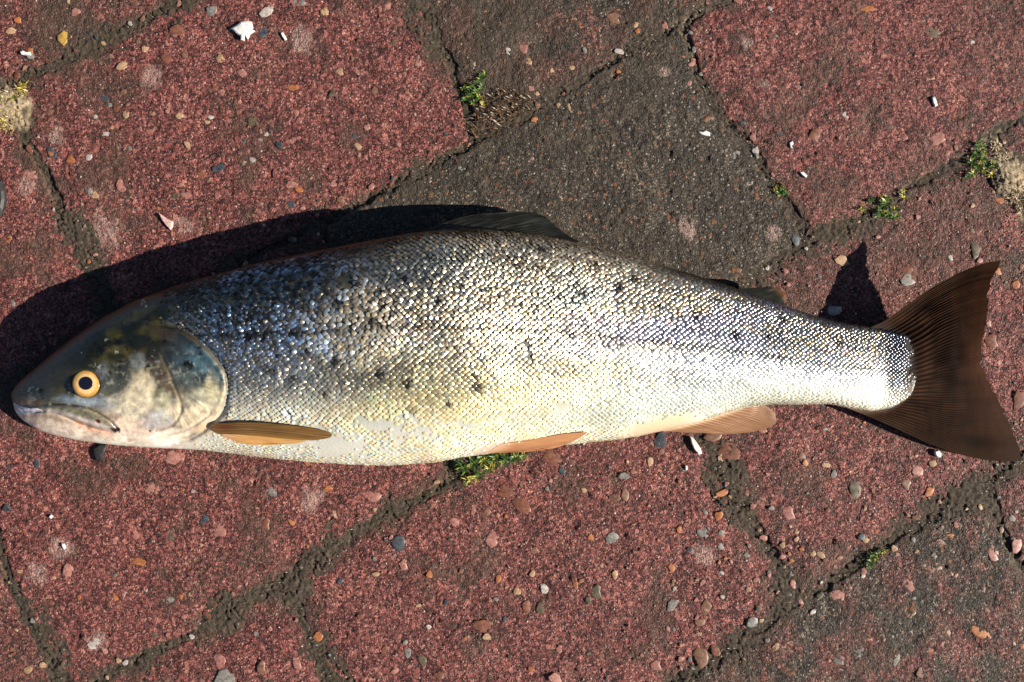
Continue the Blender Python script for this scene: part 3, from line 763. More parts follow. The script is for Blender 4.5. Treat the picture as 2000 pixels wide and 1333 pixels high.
TOP = smooth_curve([(22, 768), (24, 761), (30, 752), (42, 740), (60, 725), (100, 690), (150, 652), (200, 620), (250, 592), (300, 573), (350, 556), (400, 542), (450, 528), (500, 514), (600, 493), (700, 474), (800, 455), (870, 448), (950, 452), (1050, 462), (1150, 482), (1250, 508), (1350, 537), (1450, 570), (1550, 606), (1600, 622), (1650, 634), (1700, 641), (1740, 647), (1770, 657), (1785, 672), (1793, 700)])
BOT = smooth_curve([(22, 772), (24, 790), (30, 806), (45, 822), (70, 838), (100, 849), (150, 860), (200, 867), (250, 872), (300, 875), (350, 877), (400, 880), (450, 885), (500, 892), (600, 902), (700, 908), (760, 909), (850, 903), (900, 893), (950, 887), (1020, 880), (1080, 872), (1150, 864), (1200, 860), (1250, 852), (1300, 841), (1360, 826), (1400, 812), (1450, 797), (1500, 790), (1620, 789), (1660, 797), (1700, 803), (1740, 797), (1770, 780), (1785, 764), (1793, 730)])
def two_tier(pts):
    xs, a = smooth_curve(pts, win=33); xs, b = smooth_curve(pts, win=281)
    k = sst(1450, 1560, xs) + sst(90, 40, xs)
    return xs, a * k + b * (1 - k)
def topy(x): return np.interp(x, *TOP)
def boty(x): return np.interp(x, *BOT)
HZ = two_tier([(22, 9), (30, 19), (60, 33), (120, 54), (200, 70), (300, 80), (450, 99), (700, 118), (900, 119), (1100, 110), (1300, 90), (1500, 64), (1620, 47), (1690, 34), (1735, 23), (1765, 14), (1793, 3)])
ZC = two_tier([(22, 18), (60, 28), (120, 46), (200, 53), (300, 56), (450, 66), (700, 85), (900, 104), (1100, 98), (1300, 84), (1500, 66), (1620, 56), (1690, 48), (1735, 42), (1765, 50), (1793, 62)])
NEXP = 2.45
def roll(x): return hz(x) * np.interp(x, [0, 60, 170, 400, 800, 1600, 1700], [.2, .42, .45, .14, .04, .02, 0])
def hz(x): return np.interp(x, *HZ) * S * np.interp(x, [0, 150, 400, 1200, 1450], [1, .95, .86, .86, 1])
def zc(x): return np.interp(x, *ZC) * S

OPERC = [(321, 638), (345, 643), (359, 649), (377, 660), (392, 673), (408, 688), (421, 703), (433, 718), (440, 733), (443, 747), (443, 760), (440, 776), (435, 790), (429, 801), (421, 811), (410, 822), (397, 833), (382, 843), (365, 852), (340, 857), (310, 861), (280, 863), (243, 862)]
OPPOLY = OPERC + [(180, 862), (120, 850), (60, 830), (26, 800), (26, 760), (120, 660), (240, 620), (290, 628)]
PREOP = [(316, 700), (323, 714), (331, 730), (338, 749), (347, 770), (354, 790), (354, 802), (350, 813), (344, 823), (336, 831), (322, 837), (305, 841)]
MAXT = [(100, 789), (120, 790), (140, 792), (158, 794), (173, 798), (187, 804), (200, 812), (213, 820), (224, 831), (230, 839)]
MOUTH = [(26, 790), (36, 797), (46, 803), (62, 803), (81, 802), (97, 804), (113, 808), (132, 816), (151, 825), (168, 832), (184, 837), (204, 842), (222, 843)]
EYE = (168.5, 750.0)

def relief(px, py):
    """head relief along the surface normal, in photograph pixels"""
    r = np.zeros(np.shape(px))
    m = (px < 520)
    x = px[m]; y = py[m]
    rr = np.zeros(x.shape)
    so = sdf(x, y, OPPOLY)
    rr += 6.5 * sst(-3, 6, so) * sst(230, 330, x)
    rr += .9 * sst(9, 2, np.abs(so - 5)) * sst(300, 340, x)
    # groove behind the gill cover
    rr -= 5 * np.exp(-((so + 7) / 5) ** 2) * sst(320, 350, x) * sst(560, 640, y)
    dp = seg_dist(x, y, PREOP)
    rr -= 1.9 * np.exp(-(dp / 3.4) ** 2)
    dp2 = seg_dist(x, y, [(p[0] - 8, p[1] + 1) for p in PREOP])
    rr += .3 * np.exp(-(dp2 / 9) ** 2)
    # inter-opercle fold
    dj = seg_dist(x, y, [(230, 858), (290, 856), (340, 846), (380, 832), (410, 810)])
    rr -= 1.6 * np.exp(-(dj / 3.5) ** 2)
    # upper jaw bone
    dm = seg_dist(x, y, MAXT); rr -= 3.0 * np.exp(-(dm / 2.6) ** 2)
    mp = MAXT + MOUTH[::-1][:12]
    im = sdf(x, y, mp)
    rr += 3.2 * sst(-1, 8, im)
    dmo = seg_dist(x, y, MOUTH); rr -= 4.2 * np.exp(-(dmo / 3.0) ** 2)
    # lower jaw bulge
    rr += 2.0 * np.exp(-(seg_dist(x, y, [(50, 824), (120, 838), (200, 850), (270, 852)]) / 12) ** 2)
    # eye socket
    de = np.hypot(x - EYE[0], (y - EYE[1]) * 1.03)
    rr += .5 * np.exp(-((de - 38) / 7) ** 2)
    rr -= 5.0 * sst(30, 24, de)
    # nostril
    rr -= 5 * np.exp(-(np.hypot((x - 81) / 4.5, (y - 763) / 3.5)) ** 2)
    # cheek and skull bumps
    rr += 2.6 * np.exp(-(np.hypot((x - 275) / 34, (y - 775) / 42)) ** 2)
    rr += 1.6 * (fbm(x / 42, y / 42, 301, 3) - .5) * sst(440, 400, x) * 2
    rr += (vn(x / 7, y / 7, 305) - .5) * .5
    # nape step where the skull meets the scales
    dn = seg_dist(x, y, [(300, 590), (318, 612), (321, 638), (345, 640)])
    rr -= 1.6 * np.exp(-(dn / 4) ** 2)
    r[m] = rr
    r[m] += (1.3 * (fbm(px[m] / 11, py[m] / 9, 307, 3) - .5))
    r += 1.4 * (fbm(px / 60, py / 45, 311, 2) - .5) * sst(430, 520, px)
    return r

def body_point(x, th, rel=True):
    """image-x and section angle (0 back, pi/2 upper flank, pi belly) -> photograph px, py, z"""
    yt, yb = topy(x), boty(x)
    yc, hy = (yt + yb) / 2, (yb - yt) / 2
    c, s = np.cos(th), np.sin(th)
    py = yc - hy * np.sign(c) * np.abs(c) ** (2 / NEXP)
    z = zc(x) + hz(x) * np.sign(s) * np.abs(s) ** (2 / NEXP) + roll(x) * np.sign(c) * np.abs(c) ** (2 / NEXP)
    if rel:
        z = z + relief(np.broadcast_to(x, py.shape).copy(), py) * S * np.clip(s, 0, 1) ** .35
    lo = .0012
    z = np.where(z < lo + .002, lo + .002 * np.exp((z - lo - .002) / .004), z)
    return np.broadcast_to(x, py.shape), py, z

def body_z(px, py, rel=True):
    """height of the upper side of the body at a photograph position"""
    px = np.asarray(px, float); py = np.asarray(py, float)
    yt, yb = topy(px), boty(px)
    yc, hy = (yt + yb) / 2, (yb - yt) / 2
    t = np.clip(np.abs((py - yc) / hy), 0, 1)
    z = zc(px) + hz(px) * (1 - t ** NEXP) ** (1 / NEXP) - roll(px) * np.clip((py - yc) / hy, -1, 1)
    if rel: z = z + relief(np.atleast_1d(px).copy(), np.atleast_1d(py).copy()).reshape(px.shape) * S
    return z

def blob(x, y, cx, cy, rx, ry, ang=0, soft=.5, jit=0, seed=0):
    a = math.radians(ang); dx, dy = x - cx, y - cy
    u = (dx * math.cos(a) - dy * math.sin(a)) / rx; v = (dx * math.sin(a) + dy * math.cos(a)) / ry
    d = np.hypot(u, v)
    if jit: d = d + (fbm(x / (rx * .6 + 2), y / (ry * .6 + 2), seed + 400, 3) - .5) * jit
    return sst(1 + soft, 1 - soft, d)

def over(c, m, k):
    m = np.asarray(m)[..., None]
    return c * (1 - m) + np.array(k) * m

SPOTS = [(655, 708, 9), (465, 578, 6), (574, 652, 8), (657, 592, 9), (572, 592, 7), (520, 575, 5), (1208, 562, 12), (862, 592, 8), (935, 758, 11), (930, 735, 8), (1118, 657, 7), (1437, 655, 8), (798, 750, 9),
         (790, 545, 7), (742, 730, 8), (575, 742, 8), (700, 555, 6), (1360, 620, 10), (1265, 640, 6), (485, 660, 8), (515, 665, 7), (530, 722, 9), (600, 690, 6), (730, 630, 7), (840, 505, 7), (1010, 520, 8), (1080, 535, 8), (1140, 575, 7),
         (1290, 600, 7), (1530, 625, 7), (1500, 660, 5), (1640, 668, 6), (905, 560, 6), (960, 600, 6), (880, 790, 7), (805, 800, 6), (1400, 590, 7), (1050, 600, 5), (990, 560, 6), (1060, 490, 6), (600, 560, 6), (490, 620, 6), (635, 770, 7), (1240, 545, 7), (1165, 520, 6), (1320, 575, 6), (430, 640, 5), (545, 700, 5), (755, 590, 6), (820, 640, 5)]

def lateral(x): return np.interp(x, [430, 600, 780, 900, 1100, 1250, 1400, 1550, 1700, 1795], [655, 650, 640, 640, 650, 664, 682, 703, 722, 728])

def hb(x, y, cx, cy, rx, ry, ang=0, soft=.5, jit=0, seed=0):
    return blob(x, y, cx, cy, rx, ry, ang, soft * .8, jit * 1.6, seed)

def skin_color(x, y):
    """pigment of the skin itself (linear rgb) by photograph position"""
    yt, yb = topy(x), boty(x)
    t = np.clip((y - yt) / (yb - yt + 1e-6), 0, 1)         # 0 back .. 1 belly
    n1 = fbm(x / 38, y / 38, 351, 4); n2 = fbm(x / 11, y / 11, 352, 3); n3 = fbm(x / 5, y / 5, 353, 2)
    # body
    tt = t + (n1 - .5) * .16
    stops = [0, .07, .2, .36, .55, .72, .86, 1]
    cols_ = np.array([[.028, .017, .010], [.016, .017, .012], [.03, .03, .022], [.06, .055, .042], [.13, .115, .085], [.3, .285, .22], [.54, .53, .45], [.68, .64, .52]])
    c = np.stack([np.interp(tt, stops, cols_[:, k]) for k in range(3)], -1)
    # head
    hm = sst(-4, 4, sdf(x, y, OPPOLY + [(300, 560)]))
    hm = np.where((x < 350) | (y > 835), np.maximum(hm, np.where(y > 835, sst(425, 330, x + (n2 - .5) * 40), sst(345, 315, x))), hm)
    hc = np.zeros(c.shape) + np.array([.09, .088, .055])
    hs = [0, .12, .3, .45, .6, .72, .82, .92, 1]
    hcol = np.array([[.014, .011, .006], [.010, .012, .005], [.022, .023, .011], [.045, .046, .03], [.09, .085, .06], [.22, .18, .13], [.5, .38, .29], [.72, .58, .46], [.8, .7, .58]])
    th_ = t + (n1 - .5) * .14
    hc = np.stack([np.interp(th_, hs, hcol[:, k]) for k in range(3)], -1)
    # nose
    hc = over(hc, hb(x, y, 55, 765, 48, 24, 15, .5, .4, 1) * .8, (.035, .035, .026))
    hc = over(hc, hb(x, y, 60, 788, 30, 9, -8, .6, .4, 2) * .75, (.17, .095, .05))
    hc = over(hc, hb(x, y, 120, 742, 34, 30, 0, .5, .4, 3) * .5, (.10, .085, .04))
    # olive / yellow marks over the skull
    hc = over(hc, hb(x, y, 232, 683, 24, 9, -3, .6, .9, 4) * .5, (.15, .13, .07))
    hc = over(hc, hb(x, y, 222, 655, 16, 12, 0, .6, .6, 5) * .42, (.15, .14, .06))
    hc = over(hc, hb(x, y, 298, 643, 30, 17, 10, .6, .7, 6) * .42, (.17, .15, .07))
    hc = over(hc, hb(x, y, 255, 620, 50, 10, 25, .6, .7, 7) * .5, (.1, .1, .06))
    hc = over(hc, hb(x, y, 205, 718, 18, 20, 30, .8, .9, 8) * .42, (.17, .145, .065))
    hc = over(hc, hb(x, y, 262, 690, 20, 12, 0, .5, .6, 9) * .5, (.16, .13, .05))
    hc = over(hc, hb(x, y, 262, 668, 28, 10, 10, .5, .8, 10) * .9, (.016, .018, .014))
    hc = over(hc, hb(x, y, 230, 668, 9, 6, 0, .4, .5, 10) * .9, (.006, .006, .008))
    hc = over(hc, hb(x, y, 330, 655, 34, 14, -15, .5, .5, 11) * .6, (.09, .06, .045))
    # dark mask behind the eye, blue-white cheek, cream cheek
    hc = over(hc, hb(x, y, 222, 742, 36, 26, 35, .5, .5, 12) * .7, (.055, .06, .058))
    hc = over(hc, hb(x, y, 268, 706, 17, 16, 20, .5, .5, 13) * .85, (.28, .29, .28))
    hc = over(hc, hb(x, y, 197, 728, 9, 22, -25, .5, .4, 14) * .6, (.22, .23, .25))
    hc = over(hc, hb(x, y, 150, 783, 42, 8, -6, .6, .5, 15) * .8, (.24, .28, .31))
    hc = over(hc, hb(x, y, 195, 785, 35, 12, -25, .6, .5, 15) * .6, (.2, .22, .24))
    hc = over(hc, hb(x, y, 240, 790, 26, 20, -20, .5, .5, 16) * .7, (.36, .34, .29))
    hc = over(hc, hb(x, y, 275, 768, 27, 54, -18, .35, .35, 17) * .95, (.62, .53, .39))
    hc = over(hc, hb(x, y, 255, 792, 25, 25, 0, .5, .5, 18) * .7, (.5, .44, .32))
    hc = over(hc, hb(x, y, 300, 720, 12, 30, 10, .5, .4, 19) * .8, (.07, .052, .043))
    hc = over(hc, hb(x, y, 325, 755, 10, 42, 18, .5, .4, 20) * .8, (.12, .085, .062))
    hc = over(hc, hb(x, y, 320, 790, 20, 30, 5, .5, .5, 21) * .7, (.36, .34, .24))
    hc = over(hc, hb(x, y, 308, 822, 26, 17, 0, .8, 1.2, 22) * .5, (.3, .34, .38))
    hc = over(hc, hb(x, y, 352, 815, 8, 36, 0, .6, .3, 23) * .7, (.58, .49, .33))
    # gill cover
    hc = over(hc, hb(x, y, 372, 700, 58, 50, -20, .5, .4, 24) * .95, (.05, .062, .07))
    hc = over(hc, hb(x, y, 395, 705, 34, 28, -30, .6, .4, 25) * .8, (.12, .18, .21))
    hc = over(hc, hb(x, y, 418, 728, 18, 30, 20, .6, .4, 26) * .7, (.11, .17, .2))
    hc = over(hc, hb(x, y, 370, 742, 26, 22, 0, .6, .5, 27) * .7, (.08, .09, .085))
    hc = over(hc, hb(x, y, 398, 780, 40, 26, 20, .5, .5, 28) * .8, (.36, .34, .26))
    hc = over(hc, hb(x, y, 418, 765, 14, 34, 10, .6, .5, 29) * .7, (.48, .42, .28))
    hc = over(hc, hb(x, y, 378, 812, 38, 20, 25, .5, .4, 30) * .9, (.6, .5, .35))
    hc = over(hc, hb(x, y, 367, 713, 11, 9, 0, .35, .3, 31), (.006, .007, .008))
    hc = over(hc, hb(x, y, 376, 657, 11, 7, -20, .4, .3, 32), (.012, .012, .014))
    hc = over(hc, hb(x, y, 331, 640, 20, 3.5, -5, .5, .3, 33), (.008, .008, .007))
    hc = over(hc, hb(x, y, 333, 631, 17, 4, -8, .6, .3, 34) * .6, (.22, .23, .22))
    for (p, w, k, a) in [([(325, 716), (350, 718), (380, 714), (404, 712)], 1.0, (.4, .43, .3), .55), ([(345, 736), (372, 731), (396, 724)], 1.0, (.3, .38, .34), .4), ([(255, 724), (290, 720), (325, 716)], 1.2, (.4, .38, .2), .5), ([(310, 690), (322, 712), (336, 740)], 1.0, (.3, .26, .2), .4), ([(296, 748), (325, 742), (345, 736)], 1.0, (.3, .3, .25), .4)]:
        hc = over(hc, np.exp(-(seg_dist(x, y, p) / w) ** 2) * a, k)
    hc = over(hc, np.exp(-(seg_dist(x, y, PREOP) / 4) ** 2) * .5, (.11, .07, .045))
    # gill cover rim
    so = sdf(x, y, OPPOLY)
    hc = over(hc, np.exp(-((so - 3) / 3.0) ** 2) * sst(340, 380, x) * .4, (.22, .16, .07))
    hc = over(hc, np.exp(-((so + 3) / 3.5) ** 2) * sst(340, 380, x) * .9, (.012, .01, .008))  # shade in the slit behind the gill cover, painted as a dark line
    # jaw
    mp = MAXT + MOUTH[::-1][:12]; im = sdf(x, y, mp)
    hc = over(hc, sst(-1, 3, im) * .85, (.13, .125, .08))
    hc = over(hc, np.exp(-(seg_dist(x, y, [(95, 802), (130, 810), (170, 824), (215, 838)]) / 4.5) ** 2) * .85, (.5, .42, .38))
    hc = over(hc, np.exp(-(seg_dist(x, y, [(150, 826), (180, 840), (215, 848)]) / 4.5) ** 2) * .7, (.5, .24, .16))
    hc = over(hc, np.exp(-(seg_dist(x, y, MAXT) / 1.7) ** 2) * .9, (.03, .018, .014))  # groove shade painted as a dark line along the jaw bone
    hc = over(hc, np.exp(-(seg_dist(x, y, MOUTH[5:]) / 1.5) ** 2) * .6, (.12, .06, .045))
    hc = over(hc, np.exp(-(seg_dist(x, y, [(48, 813), (90, 812), (120, 822)]) / 4) ** 2) * .6, (.3, .2, .13))
    hc = over(hc, hb(x, y, 226, 839, 11, 4.5, -12, .25, .9, 35), (.018, .006, .006))
    hc = over(hc, hb(x, y, 192, 823, 5, 3, -30, .3, .6, 36), (.05, .012, .01))
    hc = over(hc, hb(x, y, 81, 764, 6, 8, 20, .4, .3, 37), (.008, .008, .008))
    hc = over(hc, hb(x, y, 293, 842, 2, 2, 0, .4), (.03, .02, .02))
    n4 = fbm(x / 2.6, y / 2.6, 354, 2); n5 = fbm(x / 20, y / 5, 355, 3)
    hc = hc * (.45 + 1.1 * n2)[..., None] * (.82 + .36 * n4)[..., None] * (.75 + .5 * n5)[..., None]
    hc = hc * np.interp(t, [0, .4, .55, .75, 1], [.35, .45, .95, 1.25, 1.2])[..., None]
    # fine bony striation on the gill plate, pores and scuffs on the skull
    an = np.arctan2(y - 735, x - 322); rd = np.hypot(x - 322, y - 735)
    stz = fbm(an * 26, rd / 40, 371, 3) - .5
    hc = hc * (1 + 1.0 * stz * sst(6, 16, sdf(x, y, OPPOLY)) * sst(325, 345, x))[..., None]
    po = vn(x / 4.5, y / 4.5, 372) * vn(x / 17, y / 17, 373)
    hc = hc * (1 - .75 * sst(.5, .62, po) * sst(.7, .5, t))[..., None]
    gl = vn(x / 3.0, y / 3.0, 374) * vn(x / 23, y / 23, 375)
    hc = over(hc, sst(.66, .76, gl) * .5, (.4, .42, .38))
    hc = over(hc, .26 * sst(.58, .72, fbm(x / 14, y / 10, 376, 4, .65)) * sst(.35, .5, t) * sst(.85, .7, t), (.62, .6, .5))
    lum = hc.mean(-1, keepdims=True); hc = np.clip(lum + (hc - lum) * np.interp(t, [0, .5, .75], [1.6, 1.45, 1.2])[..., None], .002, .9)
    # gill membrane at the throat
    c = over(c, sst(-26, -4, so) * sst(2, -3, so) * sst(790, 830, y) * .8, (.6, .5, .34))
    c = over(c, blob(x, y, 442, 808, 9, 26, 8, .4, .3, 40) * .7, (.28, .26, .2))
    c = over(c, blob(x, y, 448, 790, 3, 24, 4, .5, .3, 41) * .8, (.7, .68, .7))
    c = c * (1 - hm[..., None]) + hc * hm[..., None]
    # flesh towards the fin bases
    c = over(c, blob(x, y, 1290, 832, 70, 20, 15, .6, .4, 42) * .8, (.62, .42, .24))
    c = over(c, blob(x, y, 985, 872, 60, 14, 12, .6, .4, 43) * .7, (.66, .42, .28))
    c = over(c, blob(x, y, 430, 838, 40, 12, 0, .6, .4, 44) * .7, (.62, .4, .2))
    body = 1 - hm
    c = over(c, sst(1740, 1785, x) * .8, (.045, .028, .018))
    c = over(c, sst(1150, 1350, x) * sst(.82, .66, t) * .75, (.06, .055, .045))
    # abraded area behind the head, exposed olive skin
    c = over(c, blob(x, y, 700, 600, 75, 45, 0, .5, .8, 45) * body * .7, (.16, .135, .085))
    c = over(c, blob(x, y, 545, 560, 140, 40, 8, .5, .8, 46) * body * .6, (.045, .043, .028))
    for i, (sx, sy, sr) in enumerate(SPOTS):
        c = over(c, blob(x, y, sx, sy, sr, sr * .85, 0, .4, .9, 50 + i) * body * .9, (.012, .01, .012))
    c = over(c, blob(x, y, 1035, 690, 8, 26, 20, .5, .6, 48) * .7, (.2, .2, .18))
    return np.clip(c, 0, 1)

fish = link('fish', None, None, Vector(((900 - CX) * S, (CY - 690) * S, 0)))
fish.empty_display_size = .05
tag(fish, 'silvery spotted trout lying on its side across the paving, head to the left', 'fish')

def fish_part(name, me, parent=None):
    o = link(name, me, None)
    o.parent = parent or fish
    p = (parent or fish)
    o.location = -fish.location if p is fish else (0, 0, 0)
    return o

# body skin
def body_material():
    t = NT('fish_skin')
    c = t.attr('tint', 'Color'); p = t.pos()
    t.ln(c, t.b.inputs['Base Color'])
    t.b.inputs['Roughness'].default_value = .36
    t.b.inputs['Specular IOR Level'].default_value = .35
    t.b.inputs['Metallic'].default_value = 0.0
    t.b.inputs['Subsurface Weight'].default_value = .05
    t.b.inputs['Subsurface Scale'].default_value = .004
    t.b.inputs['Subsurface Radius'].default_value = (1, .5, .3)
    t.b.inputs['Coat Weight'].default_value = .5
    t.b.inputs['Coat Roughness'].default_value = .1
    n = t.noise(p, 900, 4, .6); n2 = t.noise(p, 220, 3)
    t.ln(t.bump(t.math('ADD', n, n2), .32, .0005), t.b.inputs['Normal'])
    t.ln(t.bump(t.noise(p, 420, 4, .65), .55, .0012), t.b.inputs['Coat Normal'])
    return t.m
M_SKIN = body_material()
xs = np.concatenate([22 + 8 * np.linspace(0, 1, 10) ** 1.6, np.arange(31.5, 470, 1.7), np.arange(470, 1760, 4.0), np.arange(1760, 1792.9, 2.2)])
th = np.concatenate([np.linspace(-.9, 0.02, 18)[:-1], np.linspace(0.02, np.pi - .02, 250), np.linspace(np.pi - .02, np.pi + .9, 18)[1:], np.linspace(np.pi + .9, 2 * np.pi - .9, 14)[1:-1]])
XX, TH = np.meshgrid(xs, th, indexing='ij')
bx, by, bz = body_point(XX, TH)
w = np.stack(W(bx, by, bz), -1)
V = w.reshape(-1, 3); nr, nc = XX.shape
F = grid_faces(nr, nc, True)
c0 = w[0].mean(0); c1 = w[-1].mean(0)
V = np.concatenate([V, [c0, c1]])
i0, i1 = nr * nc, nr * nc + 1
j = np.arange(nc); j2 = (j + 1) % nc
F = np.concatenate([F, np.stack([j2, j, np.full(nc, i0), np.full(nc, i0)], 1)[:, [0, 1, 2, 2]][:0], ]) if False else F
C = skin_color(bx, by).reshape(-1, 3); C = np.concatenate([C, C[:1], C[-1:]])
me = mesh('body', V, F, M_SKIN, {'tint': C})
body = fish_part('body', me)
# close both ends with a small cap
capf = [(int(a), int(b), i0) for a, b in zip(j2, j)] + [(int((nr - 1) * nc + a), int((nr - 1) * nc + b), i1) for a, b in zip(j, j2)]
import bmesh
bm = bmesh.new(); bm.from_mesh(me); bm.verts.ensure_lookup_table()
for t3 in capf:
    try: fc = bm.faces.new([bm.verts[q] for q in t3]); fc.smooth = True
    except ValueError: pass
bm.to_mesh(me); bm.free()

# scales ---------------------------------------------------------------
def scale_size(x): return 1.1 * np.interp(x, [300, 420, 600, 850, 1100, 1300, 1500, 1650, 1730, 1795], [6.2, 7.5, 9.6, 10.4, 9.8, 9.3, 8.8, 8.2, 7.3, 6.2])
colx = [300.0]
while colx[-1] < 1793: colx.append(colx[-1] + scale_size(colx[-1]) * .56)
SX, ST, SR = [], [], []
thf = np.linspace(-.55, np.pi + .55, 500)
for ci, x in enumerate(colx):
    a, b, z = body_point(np.full(500, x), thf, False)
    ww = np.stack(W(a, b, z), -1)
    arc = np.concatenate([[0], np.cumsum(np.linalg.norm(np.diff(ww, axis=0), axis=1))]) / S
    # arc at the lateral line
    vis = (thf > 0) & (thf < np.pi)
    al = np.interp(lateral(x), b[vis], arc[vis])
    rowsp = scale_size(x) * .92
    n0 = int(-al / rowsp) - 1; n1 = int((arc[-1] - al) / rowsp) + 1
    js = np.arange(n0, n1 + 1) + (.5 if ci % 2 else 0)
    aa = al + js * rowsp
    ok = (aa > 0) & (aa < arc[-1])
    tj = np.interp(aa[ok], arc, thf)
    SX.append(np.full(ok.sum(), x)); ST.append(tj); SR.append(js[ok])
SX = np.concatenate(SX); ST = np.concatenate(ST); SR = np.concatenate(SR)
SX = SX + rng.normal(0, .4, len(SX)) + (vn(SX / 40, ST * 12, 91) - .5) * 5; ST = ST + rng.normal(0, .0028, len(ST))
px_, py_, z_ = body_point(SX, ST, True)
NECK = [(285, 560), (300, 575), (312, 600), (322, 628), (345, 640), (365, 648), (382, 660), (398, 674), (412, 688), (427, 703), (438, 716), (447, 733), (450, 750), (450, 765), (452, 790), (450, 812), (440, 830), (412, 845), (380, 862), (370, 900)]
nk = np.array(NECK)
behind = px_ > np.interp(py_, nk[:, 1], nk[:, 0])
keep = behind & (px_ < 1792)
yt, yb = topy(px_), boty(px_); tt = np.clip((py_ - yt) / (yb - yt), 0, 1)
# places where scales are missing
miss = np.zeros(len(px_))
nA = fbm(px_ / 26, py_ / 26, 501, 3); nB = rng.random(len(px_))
miss = np.maximum(miss, .22 * blob(px_, py_, 700, 600, 70, 38, 0, .4, .9, 3) )
miss = np.maximum(miss, .3 * blob(px_, py_, 540, 575, 110, 30, 8, .5, 1.2, 4))
lowb = sst(.74, .86, tt) * sst(1120, 700, px_) * sst(430, 520, px_)
miss = np.maximum(miss, lowb * sst(.46, .64, nA) * .8)
miss = np.maximum(miss, blob(px_, py_, 650, 868, 34, 26, 0, .4, .5, 5))
miss = np.maximum(miss, blob(px_, py_, 735, 830, 40, 14, -10, .4, .9, 6) * .9)
miss = np.maximum(miss, blob(px_, py_, 1035, 690, 6, 22, 20, .3, .5, 7) * .9)
miss = np.maximum(miss, blob(px_, py_, 1095, 800, 22, 10, 20, .4, .7, 8) * .8)
miss = np.maximum(miss, blob(px_, py_, 1300, 835, 85, 20, 14, .4, .5, 9))
miss = np.maximum(miss, blob(px_, py_, 985, 876, 55, 10, 10, .4, .5, 10))
miss = np.maximum(miss, blob(px_, py_, 680, 550, 12, 14, 0, .3, .4, 11))
miss = np.maximum(miss, sst(475, 380, px_) * sst(825, 850, py_) * .9)
miss = np.maximum(miss, sst(1766, 1783, px_ + rng.normal(0, 3, len(px_))))
miss = np.maximum(miss, blob(px_, py_, 520, 848, 118, 20, -5, .15))
miss = np.maximum(miss, blob(px_, py_, 1050, 872, 85, 14, 14, .3))
miss = np.maximum(miss, .95 * sst(45, 0, px_ - np.interp(py_, nk[:, 1], nk[:, 0]) + (nA - .5) * 60) * sst(655, 625, py_))
keep &= nB > miss
keep &= ~((tt < .012) & (px_ < 900))
SX, ST, px_, py_, z_, tt, SR, nA = [q[keep] for q in (SX, ST, px_, py_, z_, tt, SR, nA)]
N = len(SX)
e = .6
def P3(x, t):
    a, b, z = body_point(x, t, False); return np.stack(W(a, b, z), -1)
p0 = np.stack(W(px_, py_, z_), -1)
tu = P3(SX + 2, ST) - P3(SX - 2, ST); tv = P3(SX, ST + .01) - P3(SX, ST - .01)
tv -= tu * (np.sum(tu * tv, 1) / np.sum(tu * tu, 1))[:, None]
tu /= np.linalg.norm(tu, axis=1, keepdims=True); tv /= np.linalg.norm(tv, axis=1, keepdims=True)
nn = np.cross(tv, tu); nn *= np.sign(nn[:, 2:3] * (np.sin(ST)[:, None] + .3) + 1e-9)
nn = np.where((np.sum((p0 - np.stack([p0[:, 0], W(px_, (yt[keep] + yb[keep]) / 2, 0)[1], zc(SX)], 1)) * nn, 1) < 0)[:, None], -nn, nn)
rough_zone = np.clip(blob(px_, py_, 560, 640, 170, 110, 0, .6, .7, 21), 0, 1)
# template: centre ring, middle ring, outer ring
tmpl = [(0, 0)] + [(.55 * math.cos(a), .55 * math.sin(a)) for a in np.linspace(0, 2 * np.pi, 6, endpoint=False)] + [(math.cos(a), math.sin(a)) for a in np.linspace(0, 2 * np.pi, 12, endpoint=False)]
tm = np.array(tmpl)
tri = [(0, 1 + i, 1 + (i + 1) % 6) for i in range(6)]
for i in range(6):
    o0 = 7 + 2 * i; o1 = 7 + (2 * i + 1) % 12; o2 = 7 + (2 * i + 2) % 12; a_ = 1 + i; b_ = 1 + (i + 1) % 6
    tri += [(a_, o0, o1), (a_, o1, b_), (b_, o1, o2)]
tri = np.array(tri)
sz = scale_size(SX)
lw = sz * .575 * S * (1 + rng.normal(0, .04, N)); ww_ = sz * .49 * S * (1 + rng.normal(0, .04, N))
gp = sst(1250, 1450, px_) * sst(.85, .7, tt)
lw *= 1 - .09 * gp; ww_ *= 1 - .09 * gp
lw *= 1 - .07 * sst(.6, .4, tt); ww_ *= 1 - .07 * sst(.6, .4, tt)
small = sst(.74, .86, tt) * .3 * (1 + .5 * (rng.random(N) - .5))
lw *= (1 - small); ww_ *= (1 - small)
streak = np.exp(-(seg_dist(px_, py_, [(1150, 688), (1300, 702), (1450, 718), (1600, 738), (1725, 748)]) / np.interp(px_, [1150, 1350, 1725], [12, 30, 30])) ** 2) * sst(1120, 1260, px_) * sst(1740, 1722, px_)
fld = (fbm(px_ / 70, py_ / 45, 95, 3) - .5)
jt = .055 + .13 * rough_zone + .03 * sst(.75, .9, tt) + .10 * sst(.5, .25, tt)
tiltu = -.06 - ((.37 + .06 * sst(.55, .4, tt)) * sst(640, 800, px_ + (nA - .5) * 120) * sst(1330, 1000, px_) * (1 - .45 * sst(.5, .75, tt)) + .26 * sst(800, 660, px_) * sst(.45, .62, tt)) * sst(.86, .74, tt) + .13 * sst(1200, 1500, px_) + rng.normal(0, 1, N) * jt; tiltv = rng.normal(0, 1, N) * jt + fld * .25; tiltu = tiltu - fld * .3
rotz = rng.normal(0, .06, N) + rng.normal(0, .25, N) * rough_zone
